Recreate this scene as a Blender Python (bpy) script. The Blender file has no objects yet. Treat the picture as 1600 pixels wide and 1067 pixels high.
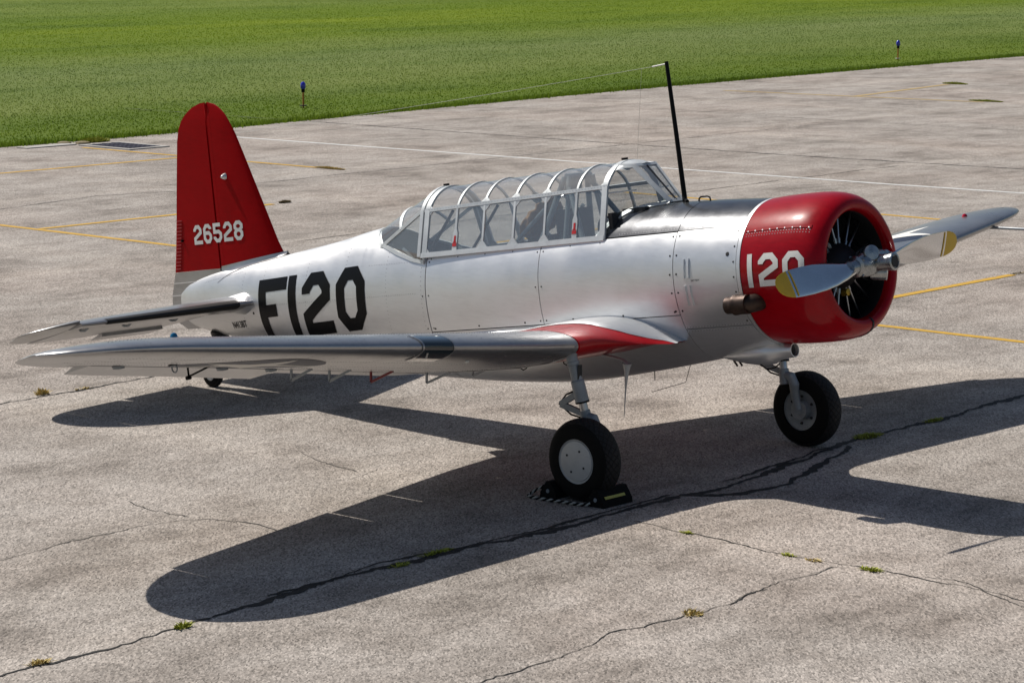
import bpy, bmesh, math, random
import numpy as np
from mathutils import Vector, Matrix
random.seed(7); RNG = np.random.default_rng(7)
rad = math.radians
S = bpy.context.scene
COL = S.collection

# ------------------------------------------------------------------ camera, sky, sun
cam_d = bpy.data.cameras.new('camera'); cam = bpy.data.objects.new('camera', cam_d); COL.objects.link(cam)
CAM = Vector((11.9746, -17.8469, 4.7244))
yaw, pit, rol = 2.306269, 0.157597, -0.001155
fw = Vector((math.cos(yaw)*math.cos(pit), math.sin(yaw)*math.cos(pit), -math.sin(pit)))
rt = fw.cross(Vector((0, 0, 1))).normalized(); up = rt.cross(fw)
c_, s_ = math.cos(rol), math.sin(rol)
r2 = rt*c_ + up*s_; u2 = up*c_ - rt*s_
M = Matrix((r2, u2, -fw)).transposed().to_4x4(); M.translation = CAM
cam.matrix_world = M
cam_d.sensor_width = 36; cam_d.lens = 4183.57/1600*36; cam_d.clip_start = .5; cam_d.clip_end = 6000
S.camera = cam
SUN_EL, SUN_AZ = rad(51.04), rad(185.39)
world = bpy.data.worlds.new('World'); S.world = world; world.use_nodes = True
wn = world.node_tree; wn.nodes.clear()
sky = wn.nodes.new('ShaderNodeTexSky'); sky.sky_type = 'NISHITA'; sky.sun_disc = False
sky.sun_elevation = SUN_EL
sky.sun_rotation = math.pi/2 - SUN_AZ
sky.air_density = 1.0; sky.dust_density = 1.2; sky.ozone_density = 1.0
bg = wn.nodes.new('ShaderNodeBackground'); bg.inputs['Strength'].default_value = 0.062
wo = wn.nodes.new('ShaderNodeOutputWorld')
wn.links.new(sky.outputs[0], bg.inputs[0]); wn.links.new(bg.outputs[0], wo.inputs[0])
sl = bpy.data.lights.new('sun', 'SUN'); sl.energy = 4.6; sl.angle = rad(.53); sl.color = (1, .945, .87)
so = bpy.data.objects.new('sun', sl); COL.objects.link(so)
sd = Vector((math.cos(SUN_EL)*math.cos(SUN_AZ), math.cos(SUN_EL)*math.sin(SUN_AZ), math.sin(SUN_EL)))
so.rotation_euler = sd.to_track_quat('Z', 'Y').to_euler(); so.location = (0, 0, 30)
S.view_settings.view_transform = 'Standard'; S.view_settings.look = 'None'
S.view_settings.gamma = 1; S.view_settings.use_curve_mapping = False
S.view_settings.exposure = 0.0
S.render.engine = 'CYCLES'

# ------------------------------------------------------------------ materials
def mat(name, base=(.5, .5, .5), rough=.5, metal=0., **kw):
    m = bpy.data.materials.new(name); m.use_nodes = True
    b = m.node_tree.nodes['Principled BSDF']
    b.inputs['Base Color'].default_value = (*base, 1); b.inputs['Roughness'].default_value = rough
    b.inputs['Metallic'].default_value = metal
    for k, v in kw.items():
        k = k.replace('_', ' ')
        b.inputs[k].default_value = (*v, 1) if isinstance(v, tuple) else v
    return m
def N(m, t, **kw):
    n = m.node_tree.nodes.new(t)
    for k, v in kw.items(): setattr(n, k, v)
    return n
def L(m, a, b): m.node_tree.links.new(a, b)
def B(m): return m.node_tree.nodes['Principled BSDF']
def noise(m, scale, detail=4, rough=.55, vec=None, dist=0):
    n = N(m, 'ShaderNodeTexNoise'); n.inputs['Scale'].default_value = scale; n.inputs['Detail'].default_value = detail
    n.inputs['Roughness'].default_value = rough; n.inputs['Distortion'].default_value = dist
    if vec: L(m, vec, n.inputs['Vector'])
    return n.outputs['Fac']
def ramp(m, fac, stops):
    r = N(m, 'ShaderNodeValToRGB'); L(m, fac, r.inputs[0]); e = r.color_ramp.elements
    while len(e) < len(stops): e.new(.5)
    for i, (p, c) in enumerate(stops):
        e[i].position = p; e[i].color = (*c, 1) if not isinstance(c, (int, float)) else (c, c, c, 1)
    return r.outputs[0]
def mix(m, f, a, b, bt='MIX'):
    x = N(m, 'ShaderNodeMix', data_type='RGBA', blend_type=bt)
    for s, v in ((x.inputs[0], f), (x.inputs[6], a), (x.inputs[7], b)):
        if hasattr(v, 'is_linked'): L(m, v, s)
        elif isinstance(v, tuple): s.default_value = (*v, 1)
        else: s.default_value = v
    return x.outputs[2]
def mth(m, op, a, b=0., c=None):
    x = N(m, 'ShaderNodeMath', operation=op)
    for i, v in enumerate((a, b) if c is None else (a, b, c)):
        if hasattr(v, 'is_linked'): L(m, v, x.inputs[i])
        else: x.inputs[i].default_value = v
    return x.outputs[0]
def ocoord(m, scale=(1, 1, 1), rot=(0, 0, 0)):
    t = N(m, 'ShaderNodeTexCoord'); p = N(m, 'ShaderNodeMapping'); p.inputs['Scale'].default_value = scale
    p.inputs['Rotation'].default_value = rot
    L(m, t.outputs['Object'], p.inputs[0]); return p.outputs[0]
def bump(m, h, strength=.3, dist=.01):
    b = N(m, 'ShaderNodeBump'); b.inputs['Strength'].default_value = strength; b.inputs['Distance'].default_value = dist
    L(m, h, b.inputs['Height']); L(m, b.outputs[0], B(m).inputs['Normal'])
def wear(m, amt=.12, rvar=.1, scale=3, dent=.25, streak=True):
    """soft dirt and dents on painted sheet metal"""
    b = B(m); col = tuple(b.inputs['Base Color'].default_value)[:3]; r0 = b.inputs['Roughness'].default_value
    v = ocoord(m, (1, 1, 1)); v2 = ocoord(m, (.6, 2, 3.2))
    n1 = noise(m, scale, 6, .6, v); n2 = noise(m, scale*5, 5, .7, v2)
    f = mth(m, 'MULTIPLY_ADD', n2, .5, mth(m, 'MULTIPLY', n1, .5))
    c = ramp(m, f, [(.36, tuple(x*(1-amt) for x in col)), (.56, col)])
    oi = N(m, 'ShaderNodeObjectInfo'); vr = ramp(m, oi.outputs['Random'], [(0., .94), (1., 1.03)]); c = mix(m, 1., c, vr, 'MULTIPLY')
    L(m, c, b.inputs['Base Color'])
    rr = N(m, 'ShaderNodeMapRange'); L(m, n1, rr.inputs[0]); rr.inputs[1].default_value = .3; rr.inputs[2].default_value = .7
    rr.inputs[3].default_value = max(.02, r0-rvar); rr.inputs[4].default_value = r0+rvar; L(m, rr.outputs[0], b.inputs['Roughness'])
    nb = mth(m, 'MULTIPLY_ADD', noise(m, 7., 2, .5, v), .22, noise(m, 2.2, 2, .5, ocoord(m, (1, 1, 1.6))))
    bump(m, nb, dent, .02)
    return m
silver = wear(mat('aluminium_paint', (.78, .79, .80), .41, .78), .09, .05, 2.5, .30)
silver_w = wear(mat('aluminium_wing_skin', (.41, .412, .418), .31, .82), .16, .05, 2.5, .2)
bare = wear(mat('polished_aluminium', (.74, .76, .79), .16, 1.0), .12, .05, 6, .05)
glare = wear(mat('antiglare_metal', (.13, .135, .145), .24, .75), .25, .06, 3, .2)
red = wear(mat('red_paint', (.33, .0, .006), .35, 0., Coat_Weight=.30, Coat_Roughness=.07, Specular_IOR_Level=.10), .25, .08, 3, .15)
redw = wear(mat('red_wing_paint', (.42, .002, .006), .35, 0., Coat_Weight=.3, Coat_Roughness=.12, Specular_IOR_Level=.3), .25, .08, 3, .1)
redfin = wear(mat('red_fin_paint', (.33, .0, .002), .5, 0., Specular_IOR_Level=.07), .2, .06, 3, .1)
blackp = mat('black_paint', (.003, .003, .004), .34, 0., Specular_IOR_Level=.13)
whitep = wear(mat('white_paint', (.76, .76, .72), .45), .12, .05, 8, .0)
framep = wear(mat('canopy_frame_paint', (.62, .65, .66), .42, .3), .15, .05, 8, 0)
greyp = wear(mat('grey_gear_paint', (.26, .29, .32), .42, .1), .25, .06, 9, .05)
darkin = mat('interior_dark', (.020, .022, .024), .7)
intgrey = wear(mat('interior_grey_green', (.16, .19, .18), .55), .3, .05, 9, 0)
tubeg = wear(mat('interior_tube_paint', (.22, .26, .27), .45), .2, .05, 9, 0)
seam = mat('seam_dark_metal', (.02, .02, .022), .6, .3)  # plain dark metal for screws, seam strip and thin dark bars
rubber = mat('tyre_rubber', (.006, .006, .006), .75, 0., Specular_IOR_Level=.15)
iron = wear(mat('burnt_exhaust', (.075, .05, .04), .5, .75), .5, .12, 14, .3)
engblack = mat('engine_black', (.022, .022, .024), .45, .3)
chrome = mat('chrome_tube', (.42, .43, .45), .3, 1)
hubmat = wear(mat('prop_hub_metal', (.42, .44, .45), .30, .95), .4, .1, 22, .2)
yellow = wear(mat('yellow_tip_paint', (.62, .40, .012), .38), .15, .05, 10, 0)
blackrub = mat('deicer_rubber', (.010, .010, .010), .5)
tan = wear(mat('tan_canvas', (.30, .17, .07), .9), .4, .02, 20, .3)
bluel = mat('blue_glass', (.015, .02, .55), .12, 0., Coat_Weight=1.0)
tealnav = mat('green_nav_glass', (.0, .12, .25), .1, 0., Coat_Weight=1.0)
rednav = mat('red_nav_glass', (.5, .0, .02), .1, 0., Coat_Weight=1.0)
insblue = mat('insignia_blue', (.02, .03, .06), .5, 0., Specular_IOR_Level=.3)
hangred = mat('hanger_red', (.16, .005, .01), .5)
signred = mat('marking_red', (.5, .01, .015), .5)
whiterope = mat('rope_white', (.45, .44, .40), .9)
chockb = mat('chock_black', (.006, .006, .006), .8, 0., Specular_IOR_Level=.15)
clearbulb = mat('lamp_glass', (.6, .6, .58), .08, .6)
orange = wear(mat('orange_post', (.55, .17, .03), .6), .3, .05, 10, 0)
def glassmat(hz=.06):
    m = bpy.data.materials.new('canopy_glass'); m.use_nodes = True; nt = m.node_tree; nt.nodes.clear()
    o = nt.nodes.new('ShaderNodeOutputMaterial'); tr = nt.nodes.new('ShaderNodeBsdfTransparent'); tr.inputs[0].default_value = (.95, .97, .97, 1)
    gl = nt.nodes.new('ShaderNodeBsdfGlossy'); gl.inputs['Roughness'].default_value = .04; gl.inputs[0].default_value = (1, 1, 1, 1)
    df = nt.nodes.new('ShaderNodeBsdfDiffuse'); df.inputs[0].default_value = (.7, .72, .74, 1)  # pale diffuse haze painted into the glass as sky reflection
    lw = nt.nodes.new('ShaderNodeLayerWeight'); lw.inputs[0].default_value = .5; pw = nt.nodes.new('ShaderNodeMath'); pw.operation = 'POWER'; pw.inputs[1].default_value = 5; fr = nt.nodes.new('ShaderNodeMath'); fr.operation = 'MULTIPLY_ADD'; fr.inputs[1].default_value = .9; fr.inputs[2].default_value = .11; nt.links.new(lw.outputs['Facing'], pw.inputs[0]); nt.links.new(pw.outputs[0], fr.inputs[0])
    m1 = nt.nodes.new('ShaderNodeMixShader'); m2 = nt.nodes.new('ShaderNodeMixShader'); m2.inputs[0].default_value = hz
    nt.links.new(fr.outputs[0], m1.inputs[0]); nt.links.new(tr.outputs[0], m1.inputs[1]); nt.links.new(gl.outputs[0], m1.inputs[2])
    nt.links.new(m1.outputs[0], m2.inputs[1]); nt.links.new(df.outputs[0], m2.inputs[2]); nt.links.new(m2.outputs[0], o.inputs[0])
    return m
glass = glassmat()
glass_top = glassmat(.13)  # stronger painted haze: pale sky sheen on the top panes
# tyre tread: diamond relief in the rubber
def treadmat():
    m = mat('tyre_tread_rubber', (.013, .013, .013), .62, 0., Specular_IOR_Level=.25)
    t = N(m, 'ShaderNodeUVMap'); t.uv_map = 'UVMap'; sp = N(m, 'ShaderNodeSeparateXYZ'); L(m, t.outputs[0], sp.inputs[0])
    a = mth(m, 'ADD', mth(m, 'MULTIPLY', sp.outputs[0], 34.), mth(m, 'MULTIPLY', sp.outputs[1], 7.))
    b = mth(m, 'SUBTRACT', mth(m, 'MULTIPLY', sp.outputs[0], 34.), mth(m, 'MULTIPLY', sp.outputs[1], 7.))
    pa = mth(m, 'PINGPONG', a, .5); pb = mth(m, 'PINGPONG', b, .5)
    h = mth(m, 'MINIMUM', pa, pb); h = mth(m, 'SMOOTH_MIN', h, .16, .05) if False else mth(m, 'MINIMUM', h, .14)
    bump(m, h, 1., .035)
    c = ramp(m, h, [(.02, (.001, .001, .001)), (.13, (.016, .016, .017))]); L(m, c, B(m).inputs['Base Color'])  # groove shade painted into the colour, deepening the relief
    return m
tread = treadmat()

# ------------------------------------------------------------------ mesh helpers
TH, HH = 0.153414, 1.99190
CT, ST = math.cos(TH), math.sin(TH)
ROOT = Vector((-2.0, 0, 0))
def A(p):                       # aircraft coordinates (hub at 0, nose +x, port +y) -> root-local
    x, y, z = p
    return (x*CT - z*ST - ROOT.x, y, x*ST + z*CT + HH)
def Wd(p): return (p[0]-ROOT.x, p[1], p[2])
ident = lambda p: tuple(p)
def obj(name, me, material, parent=None, smooth=True, auto=None):
    o = bpy.data.objects.new(name, me); COL.objects.link(o)
    if material and not me.materials: me.materials.append(material)
    if parent: o.parent = parent
    if smooth:
        me.shade_smooth()
        if auto: me.set_sharp_from_angle(angle=rad(auto))
    return o
def mesh(name, V, F, material=None, parent=None, xf=A, smooth=True, auto=35):
    me = bpy.data.meshes.new(name); me.from_pydata([xf(v) for v in V], [], F); me.validate(); 
    bm = bmesh.new(); bm.from_mesh(me); bmesh.ops.remove_doubles(bm, verts=bm.verts, dist=1e-5)
    bmesh.ops.recalc_face_normals(bm, faces=bm.faces); bm.to_mesh(me); bm.free()
    return obj(name, me, material, parent, smooth, auto)
class MB:
    def __init__(s): s.V = []; s.F = []
    def add(s, V, F):
        n = len(s.V); s.V += [tuple(v) for v in V]; s.F += [tuple(i+n for i in f) for f in F]; return s
    def box(s, c, sz, R=None):
        hx, hy, hz = [a/2 for a in sz]; V = [Vector((x, y, z)) for x in (-hx, hx) for y in (-hy, hy) for z in (-hz, hz)]
        if R: V = [R @ v for v in V]
        return s.add([v+Vector(c) for v in V], [(0, 1, 3, 2), (4, 6, 7, 5), (0, 4, 5, 1), (2, 3, 7, 6), (0, 2, 6, 4), (1, 5, 7, 3)])
    def tube(s, pts, r, n=10, caps=True):
        pts = [Vector(p) for p in pts]; m = len(pts); rs = r if isinstance(r, (list, tuple)) else [r]*m
        V = []; prev = None
        for i, p in enumerate(pts):
            t = (pts[min(i+1, m-1)]-pts[max(i-1, 0)]).normalized()
            if prev is None: a = t.orthogonal().normalized()
            else: a = (prev - t*prev.dot(t)).normalized()
            prev = a; b = t.cross(a)
            V += [p + (a*math.cos(2*math.pi*k/n)+b*math.sin(2*math.pi*k/n))*rs[i] for k in range(n)]
        F = [(i*n+k, i*n+(k+1) % n, (i+1)*n+(k+1) % n, (i+1)*n+k) for i in range(m-1) for k in range(n)]
        if caps: F += [tuple(range(n))[::-1], tuple((m-1)*n+k for k in range(n))]
        return s.add(V, F)
    def lathe(s, prof, o, axis, n=32, closed=False):    # prof: (distance along axis, radius)
        o = Vector(o); ax = Vector(axis).normalized(); a = ax.orthogonal().normalized(); b = ax.cross(a); m = len(prof)
        V = [o+ax*d+(a*math.cos(2*math.pi*k/n)+b*math.sin(2*math.pi*k/n))*max(r, 1e-4) for d, r in prof for k in range(n)]
        mm = m if closed else m-1
        return s.add(V, [(i*n+k, i*n+(k+1) % n, ((i+1) % m)*n+(k+1) % n, ((i+1) % m)*n+k) for i in range(mm) for k in range(n)])
    def strip(s, pts, w, t, outs):      # flat bar: w across, t thick, outs = outward directions
        pts = [Vector(p) for p in pts]; m = len(pts); V = []
        for i, p in enumerate(pts):
            tg = (pts[min(i+1, m-1)]-pts[max(i-1, 0)]).normalized(); o = Vector(outs[i] if isinstance(outs, list) else outs)
            o = (o - tg*o.dot(tg)).normalized(); sdv = tg.cross(o)
            V += [p+sdv*w/2+o*t/2, p-sdv*w/2+o*t/2, p-sdv*w/2-o*t/2, p+sdv*w/2-o*t/2]
        F = [(i*4+k, i*4+(k+1) % 4, (i+1)*4+(k+1) % 4, (i+1)*4+k) for i in range(m-1) for k in range(4)]
        F += [(3, 2, 1, 0), tuple((m-1)*4+k for k in range(4))]
        return s.add(V, F)
    def build(s, name, material, parent=None, xf=A, smooth=True, auto=35): return mesh(name, s.V, s.F, material, parent, xf, smooth, auto)
def tag(o, label=None, cat=None, group=None, kind=None):
    if label: o['label'] = label
    if cat: o['category'] = cat
    if group: o['group'] = group
    if kind: o['kind'] = kind
    return o
def empty(name, loc):
    o = bpy.data.objects.new(name, None); o.location = loc; o.empty_display_size = .2; COL.objects.link(o); return o

# ------------------------------------------------------------------ ground
def grid_sheet(name, x0, x1, y0, y1, z, material):
    me = bpy.data.meshes.new(name); me.from_pydata([(x0, y0, z), (x1, y0, z), (x1, y1, z), (x0, y1, z)], [], [(0, 1, 2, 3)])
    return obj(name, me, material, None, False)
def turf_color(m, gain):
    v = ocoord(m); sx = N(m, 'ShaderNodeSeparateXYZ'); L(m, v, sx.inputs[0])
    d = mth(m, 'SUBTRACT', mth(m, 'MULTIPLY_ADD', sx.outputs[1], -.068, -31.9), sx.outputs[0])      # metres from the apron edge
    n0 = noise(m, .10, 4, .6, v); d = mth(m, 'ADD', d, mth(m, 'MULTIPLY_ADD', n0, 9., -4.5))
    g_ = lambda *c: (c[0]*gain*.86, c[1]*gain*.97, c[2]*gain)
    c = ramp(m, mth(m, 'DIVIDE', d, 60.), [(.0, g_(.105, .145, .010)), (.07, g_(.120, .158, .012)), (.15, g_(.155, .183, .035)), (.32, g_(.175, .200, .055)), (.50, g_(.140, .180, .010)), (.68, g_(.160, .200, .006)), (.84, g_(.130, .175, .008)), (1., g_(.16, .195, .03))])
    n1 = noise(m, .22, 6, .66, ocoord(m, (1, .35, 1), (0, 0, rad(-18)))); n2 = noise(m, 2.8, 6, .72, ocoord(m, (1, .6, 1), (0, 0, rad(-30))))
    f = mth(m, 'MULTIPLY_ADD', n1, .68, mth(m, 'MULTIPLY', n2, .32))
    return mix(m, 1., c, ramp(m, f, [(.36, (.64, .72, .55)), (.48, (.94, .97, .90)), (.57, (1.08, 1.05, 1.1)), (.68, (1.38, 1.28, 1.7))]), 'MULTIPLY'), n2
def grassmat():
    m = mat('grass_field', (.05, .08, .02), .9); v = ocoord(m)
    c, n2 = turf_color(m, 1.0); n3 = noise(m, 14, 4, .7, v)
    L(m, c, B(m).inputs['Base Color']); bump(m, mth(m, 'ADD', n2, n3), .8, .04); B(m).inputs['Specular IOR Level'].default_value = .15
    return m
grassm = grassmat()
field = tag(grid_sheet('grass_field', -2600, 2600, -2600, 2600, -.03, grassm), 'wide mown green grass field beyond the concrete apron', None, None, 'structure')

def concrete():
    m = mat('aged_concrete', (.3, .3, .3), .88); v = ocoord(m)
    bigm = noise(m, .55, 5, .6, v, .4); med = noise(m, 2.3, 5, .62, ocoord(m, (1.25, .6, 1), (0, 0, rad(20)))); 
    streak = noise(m, 1.1, 6, .62, ocoord(m, (.9, .22, 1), (0, 0, rad(8))))
    v1 = ocoord(m, (1, 1, 1), (0, 0, -rad(132))); mp2 = N(m, 'ShaderNodeMapping'); mp2.inputs['Scale'].default_value = (.42, 1, 1); L(m, v1, mp2.inputs[0]); vg = mp2.outputs[0]
    fine = noise(m, 110, 2, .6, vg)
    vo = N(m, 'ShaderNodeTexVoronoi'); vo.inputs['Scale'].default_value = 84; L(m, vg, vo.inputs['Vector'])
    sp = N(m, 'ShaderNodeSeparateColor'); L(m, vo.outputs['Color'], sp.inputs[0]); stones = sp.outputs[0]
    f = mth(m, 'MULTIPLY_ADD', bigm, .42, mth(m, 'MULTIPLY_ADD', med, .33, mth(m, 'MULTIPLY', streak, .25)))
    base = ramp(m, f, [(.39, (.20, .175, .152)), (.47, (.30, .267, .236)), (.57, (.395, .358, .322))])
    # aggregate: pale stones and dark pits
    g = mth(m, 'MULTIPLY_ADD', stones, .6, mth(m, 'MULTIPLY', fine, .4))
    agg = ramp(m, g, [(.14, .38), (.36, .84), (.56, 1.03), (.72, 1.27), (.88, 1.7)])
    c = mix(m, 1., base, agg, 'MULTIPLY')
    # slab colour patches (25 ft bays) and paler joint edges
    sx = N(m, 'ShaderNodeSeparateXYZ'); L(m, v, sx.inputs[0])
    jx = mth(m, 'PINGPONG', mth(m, 'ADD', sx.outputs[0], 1.5+7.6*100), 3.8)
    jy = mth(m, 'PINGPONG', mth(m, 'ADD', sx.outputs[1], 1.95+7.8*100), 3.9)
    jn = mth(m, 'MULTIPLY_ADD', noise(m, 1.6, 4, .6, v), .8, -.4)
    d = mth(m, 'ADD', mth(m, 'MINIMUM', jx, jy), jn)
    e = ramp(m, d, [(.0, 1.), (.0001, 1.), (.55, .0)])
    c = mix(m, mth(m, 'MULTIPLY', e, .34), c, mix(m, 1., c, (1.32, 1.30, 1.27), 'MULTIPLY'))
    pk = ramp(m, noise(m, .22, 3, .5, v), [(.46, 0.), (.62, 1.)])
    c = mix(m, mth(m, 'MULTIPLY', pk, .28), c, mix(m, 1., c, (1.09, .98, .93), 'MULTIPLY'))
    L(m, c, B(m).inputs['Base Color'])
    h = mth(m, 'MULTIPLY_ADD', stones, .5, mth(m, 'MULTIPLY', fine, .8)); bump(m, h, .55, .006)
    B(m).inputs['Specular IOR Level'].default_value = .25
    return m
conc = concrete()
# apron edge follows the ragged turf line
edge = [(-30.5, -70), (-31.2, -30), (-32.2, 0), (-33.1, 14), (-33.0, 18.3), (-33.2, 21.8), (-33.6, 24.9), (-33.9, 28.1), (-34.5, 33.2), (-35.1, 39.5), (-35.5, 45.9), (-35.9, 52.8), (-36.3, 60), (-37, 75), (-42, 160)]
ep = []
for (xa, ya), (xb, yb) in zip(edge[:-1], edge[1:]):
    n = max(1, int((yb-ya)/.22)) if 8 < ya < 70 else 2
    for k in range(n):
        t = k/n; ep.append((xa+(xb-xa)*t + random.uniform(-.07, .07), ya+(yb-ya)*t))
ep.append(edge[-1])
V = []; F = []
for x, y in ep: V += [(x, y, 0), (80, y, 0)]
for i in range(len(ep)-1): F.append((2*i, 2*i+1, 2*i+3, 2*i+2))
for i, (x, y) in enumerate(ep): V.append((x, y, -.06))
n0 = 2*len(ep)
for i in range(len(ep)-1): F.append((2*i, 2*i+2, n0+i+1, n0+i))
apron = mesh('concrete_apron', V, F, conc, None, ident, False, None)
tag(apron, 'weathered speckled concrete apron under the aircraft', None, None, 'structure')

def paintmat(name, col, wearamt=.5):
    m = mat(name, col, .75); v = ocoord(m); n = noise(m, 9, 5, .7, v); n2 = noise(m, 60, 3, .6, v)
    f = mth(m, 'MULTIPLY_ADD', n, .6, mth(m, 'MULTIPLY', n2, .4))
    c = ramp(m, f, [(.36, (.27, .24, .21)), (.44, tuple(a*.85 for a in col)), (.6, col)]); L(m, c, B(m).inputs['Base Color']); return m
ypaint = paintmat('yellow_line_paint', (.62, .36, .03)); ypaint_old = paintmat('faded_yellow_paint', (.46, .33, .14)); wpaint = paintmat('white_line_paint', (.72, .72, .70))
def line(name, pts, w, material, label, z=.004, jit=.006):
    pts = [Vector((*p, 0)) for p in pts]; out = []
    for a, b in zip(pts[:-1], pts[1:]):
        n = max(1, int((b-a).length/.35)); out += [a+(b-a)*k/n for k in range(n)]
    out.append(pts[-1]); V = []
    for i, p in enumerate(out):
        t = (out[min(i+1, len(out)-1)]-out[max(0, i-1)]).normalized(); nn = Vector((-t.y, t.x, 0))
        a = w/2+random.uniform(-jit, jit); b = w/2+random.uniform(-jit, jit)
        V += [tuple((p+nn*a)[:2])+(z,), tuple((p-nn*b)[:2])+(z,)]
    F = [(2*i, 2*i+2, 2*i+3, 2*i+1) for i in range(len(out)-1)]
    o = mesh(name, V, F, material, None, ident, False, None); tag(o, label, None, None, 'structure'); return o
line('white_line', [(-33.2, 21.0), (-27.5, 21.25), (-20, 21.6), (-15, 21.85), (-9, 22.35)], .14, wpaint, 'long thin white line across the apron behind the aircraft')
YL = [([(-28.4, 2), (-28.44, 17.2)], 'yellow tie-down line leading to the drain', 0), ([(-31.7, 17.2), (-24.8, 17.32)], 'yellow crossbar beside the drain grate', 0),
      ([(-25, 7.35), (-17.5, 7.5)], 'yellow crossbar behind the tail fin', 0), ([(-20.7, 7.5), (-20.65, 12.3)], 'yellow stem line left of the tail fin', 0),
      ([(-17.7, 17.68), (-10.95, 17.72)], 'yellow crossbar seen behind the windscreen and cowling', 0), ([(-14.3, 10.8), (-14.35, 17.6)], 'yellow stem line behind the cockpit', 0),
      ([(-10.1, 7.8), (-3.5, 7.98)], 'yellow crossbar right of the cowling', 0), ([(-6.76, 7.95), (-6.78, 12.8)], 'yellow stem line beyond the propeller', 0),
      ([(-32.9, 40.4), (-25.1, 41.1)], 'faded yellow crossbar near the far turf', 1), ([(-28.8, 40.6), (-29.8, 46.7)], 'faded yellow stem line near the far turf', 1)]
for k, (p, lab, old) in enumerate(YL): line('yellow_line', p, .13 if not old else .2, ypaint_old if old else ypaint, lab, .004+.0015*(k % 2))

crackm = mat('crack_filler', (.016, .015, .014), .85); jointm = mat('joint_dirt', (.075, .068, .06), .9)
def crack(pts, w, label, material=crackm, z=.004, step=.05, amp=.03, name='joint_crack', wv=.8):
    out = []; P3 = [Vector((*p, 0)) for p in pts]; off = 0; ph = random.uniform(0, 99)
    for a, b in zip(P3[:-1], P3[1:]):
        n = max(1, int((b-a).length/step)); d = (b-a).normalized(); nn = Vector((-d.y, d.x, 0))
        for k in range(n):
            off = off*.80 + random.uniform(-1, 1)*amp*.62
            out.append((a+(b-a)*k/n + nn*off, nn))
    out.append((P3[-1], nn)); V = []
    for i, (p, nn) in enumerate(out):
        s = w*(.5+wv*(.5+.5*math.sin(i*.23+ph))*random.uniform(.35, 1.35))*.5
        if i in (0, len(out)-1): s *= .2
        s2 = s*random.uniform(.4, 1.5)
        V += [tuple((p+nn*s)[:2])+(z,), tuple((p-nn*s2)[:2])+(z,)]
    F = [(2*i, 2*i+2, 2*i+3, 2*i+1) for i in range(len(out)-1)]
    o = mesh(name, V, F, material, None, ident, False, None); tag(o, label, None, None, 'structure'); return o
J = [(-1.35, -11), (-1.39, -7.9), (-1.37, -7.39), (-1.37, -6.87), (-1.45, -6.07), (-1.51, -5.42), (-1.6, -4.25), (-1.52, -3.22), (-1.45, -2.64), (-1.49, -1.55), (-1.5, -.91)]
crack(J[:5], .03, 'thin dark joint crack in the bottom left of the apron', wv=1.0)
crack(J[4:], .075, 'wide dark jagged crack across the wing shadow', wv=.7)
crack([(p[0]-.07, p[1]) for p in J[5:]], .03, 'secondary strand beside the wide joint crack', z=.0052)
crack([(-1.5, -.91), (-1.42, -.5), (-1.55, .6), (-1.70, 1.4), (-1.78, 1.95), (-1.78, 2.35), (-1.78, 3.2), (-1.88, 5.08), (-1.95, 9)], .07, 'dark jagged joint crack beside the far main wheel')
crack([(-1.45, -.85), (-1.19, -.54), (-1.13, .1), (-1.3, .7), (-1.48, 1.23), (-1.68, 1.76)], .075, 'dark branch crack looping near the main wheels', z=.0052)
crack([(-1.58, -.2), (-1.62, .5), (-1.76, 1.6)], .04, 'hairline strand beside the branch crack', z=.0064)
crack([(-9.05, -4.5), (-9.08, -2.06), (-9.13, -1.15), (-9.19, -.09), (-9.3, 3), (-9.4, 9)], .035, 'thin dark joint crack behind the tail wheel')
crack([(-1.2, -1.84), (-.54, -1.91), (.1, -1.99), (.54, -2.01), (.76, -2.0), (1.17, -1.94), (1.56, -1.94), (1.86, -1.91), (2.44, -2.0), (4.5, -2.05)], .013, 'thin crack running right across the foreground')
crack([(1.03, -6.5), (1.01, -5.97), (.93, -5.02), (.86, -4.55), (.93, -3.82), (.94, -3.47), (.9, -2.9)], .012, 'thin crack in the bottom centre foreground')
crack([(.97, -3.44), (.86, -2.69), (.89, -2.02)], .012, 'hairline crack joining the two foreground cracks', jointm)
crack([(1.5, -1.85), (1.76, -1.75), (2.38, -2.06), (3.2, -2.5)], .012, 'hairline crack in the right foreground', jointm)
crack([(-3.85, -6.6), (-3.92, -5.37), (-3.98, -4.7), (-3.88, -4.25), (-3.71, -4.07), (-3.55, -4.01), (-3.37, -3.94), (-3.0, -3.97)], .012, 'long hairline crack left of the wing shadow', jointm)
crack([(-4.73, -4.07), (-4.26, -4.13), (-3.91, -4.12)], .014, 'short thin crack left of the wing shadow')
crack([(-5.25, -1.68), (-4.71, -1.88), (-4.15, -2.0)], .012, 'short hairline crack between the two shadows', jointm)
crack([(-4.02, -2.39), (-4.01, -2.13), (-4.12, -1.8)], .010, 'tiny hairline crack near the wing shadow edge', jointm)
for k, (pts, w) in enumerate([([(-40, 25.2), (-26.5, 25.26), (-20.2, 25.35), (-14.6, 25.9), (-8, 26.4)], .06), ([(-30, 33.74), (-24.5, 33.6), (-19.4, 33.8), (-12, 34.2)], .03),
                              ([(-30, 43.8), (-25.9, 44.2), (-20, 44.6)], .04), ([(-24.7, 6.0), (-23.4, 8.78), (-23.9, 11.24), (-23.4, 12.6), (-23.6, 20), (-24, 33)], .03), ([(-16.6, 9), (-16.8, 25)], .03)]):
    crack(pts, w, ['long dark slab joint beyond the white line', 'faint slab joint near the far turf', 'dark slab joint near the far markings', 'faint cross joint left of the tail fin', 'faint cross joint behind the fuselage'][k], jointm if k in (1, 3, 4) else crackm, name='slab_joint')

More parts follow.
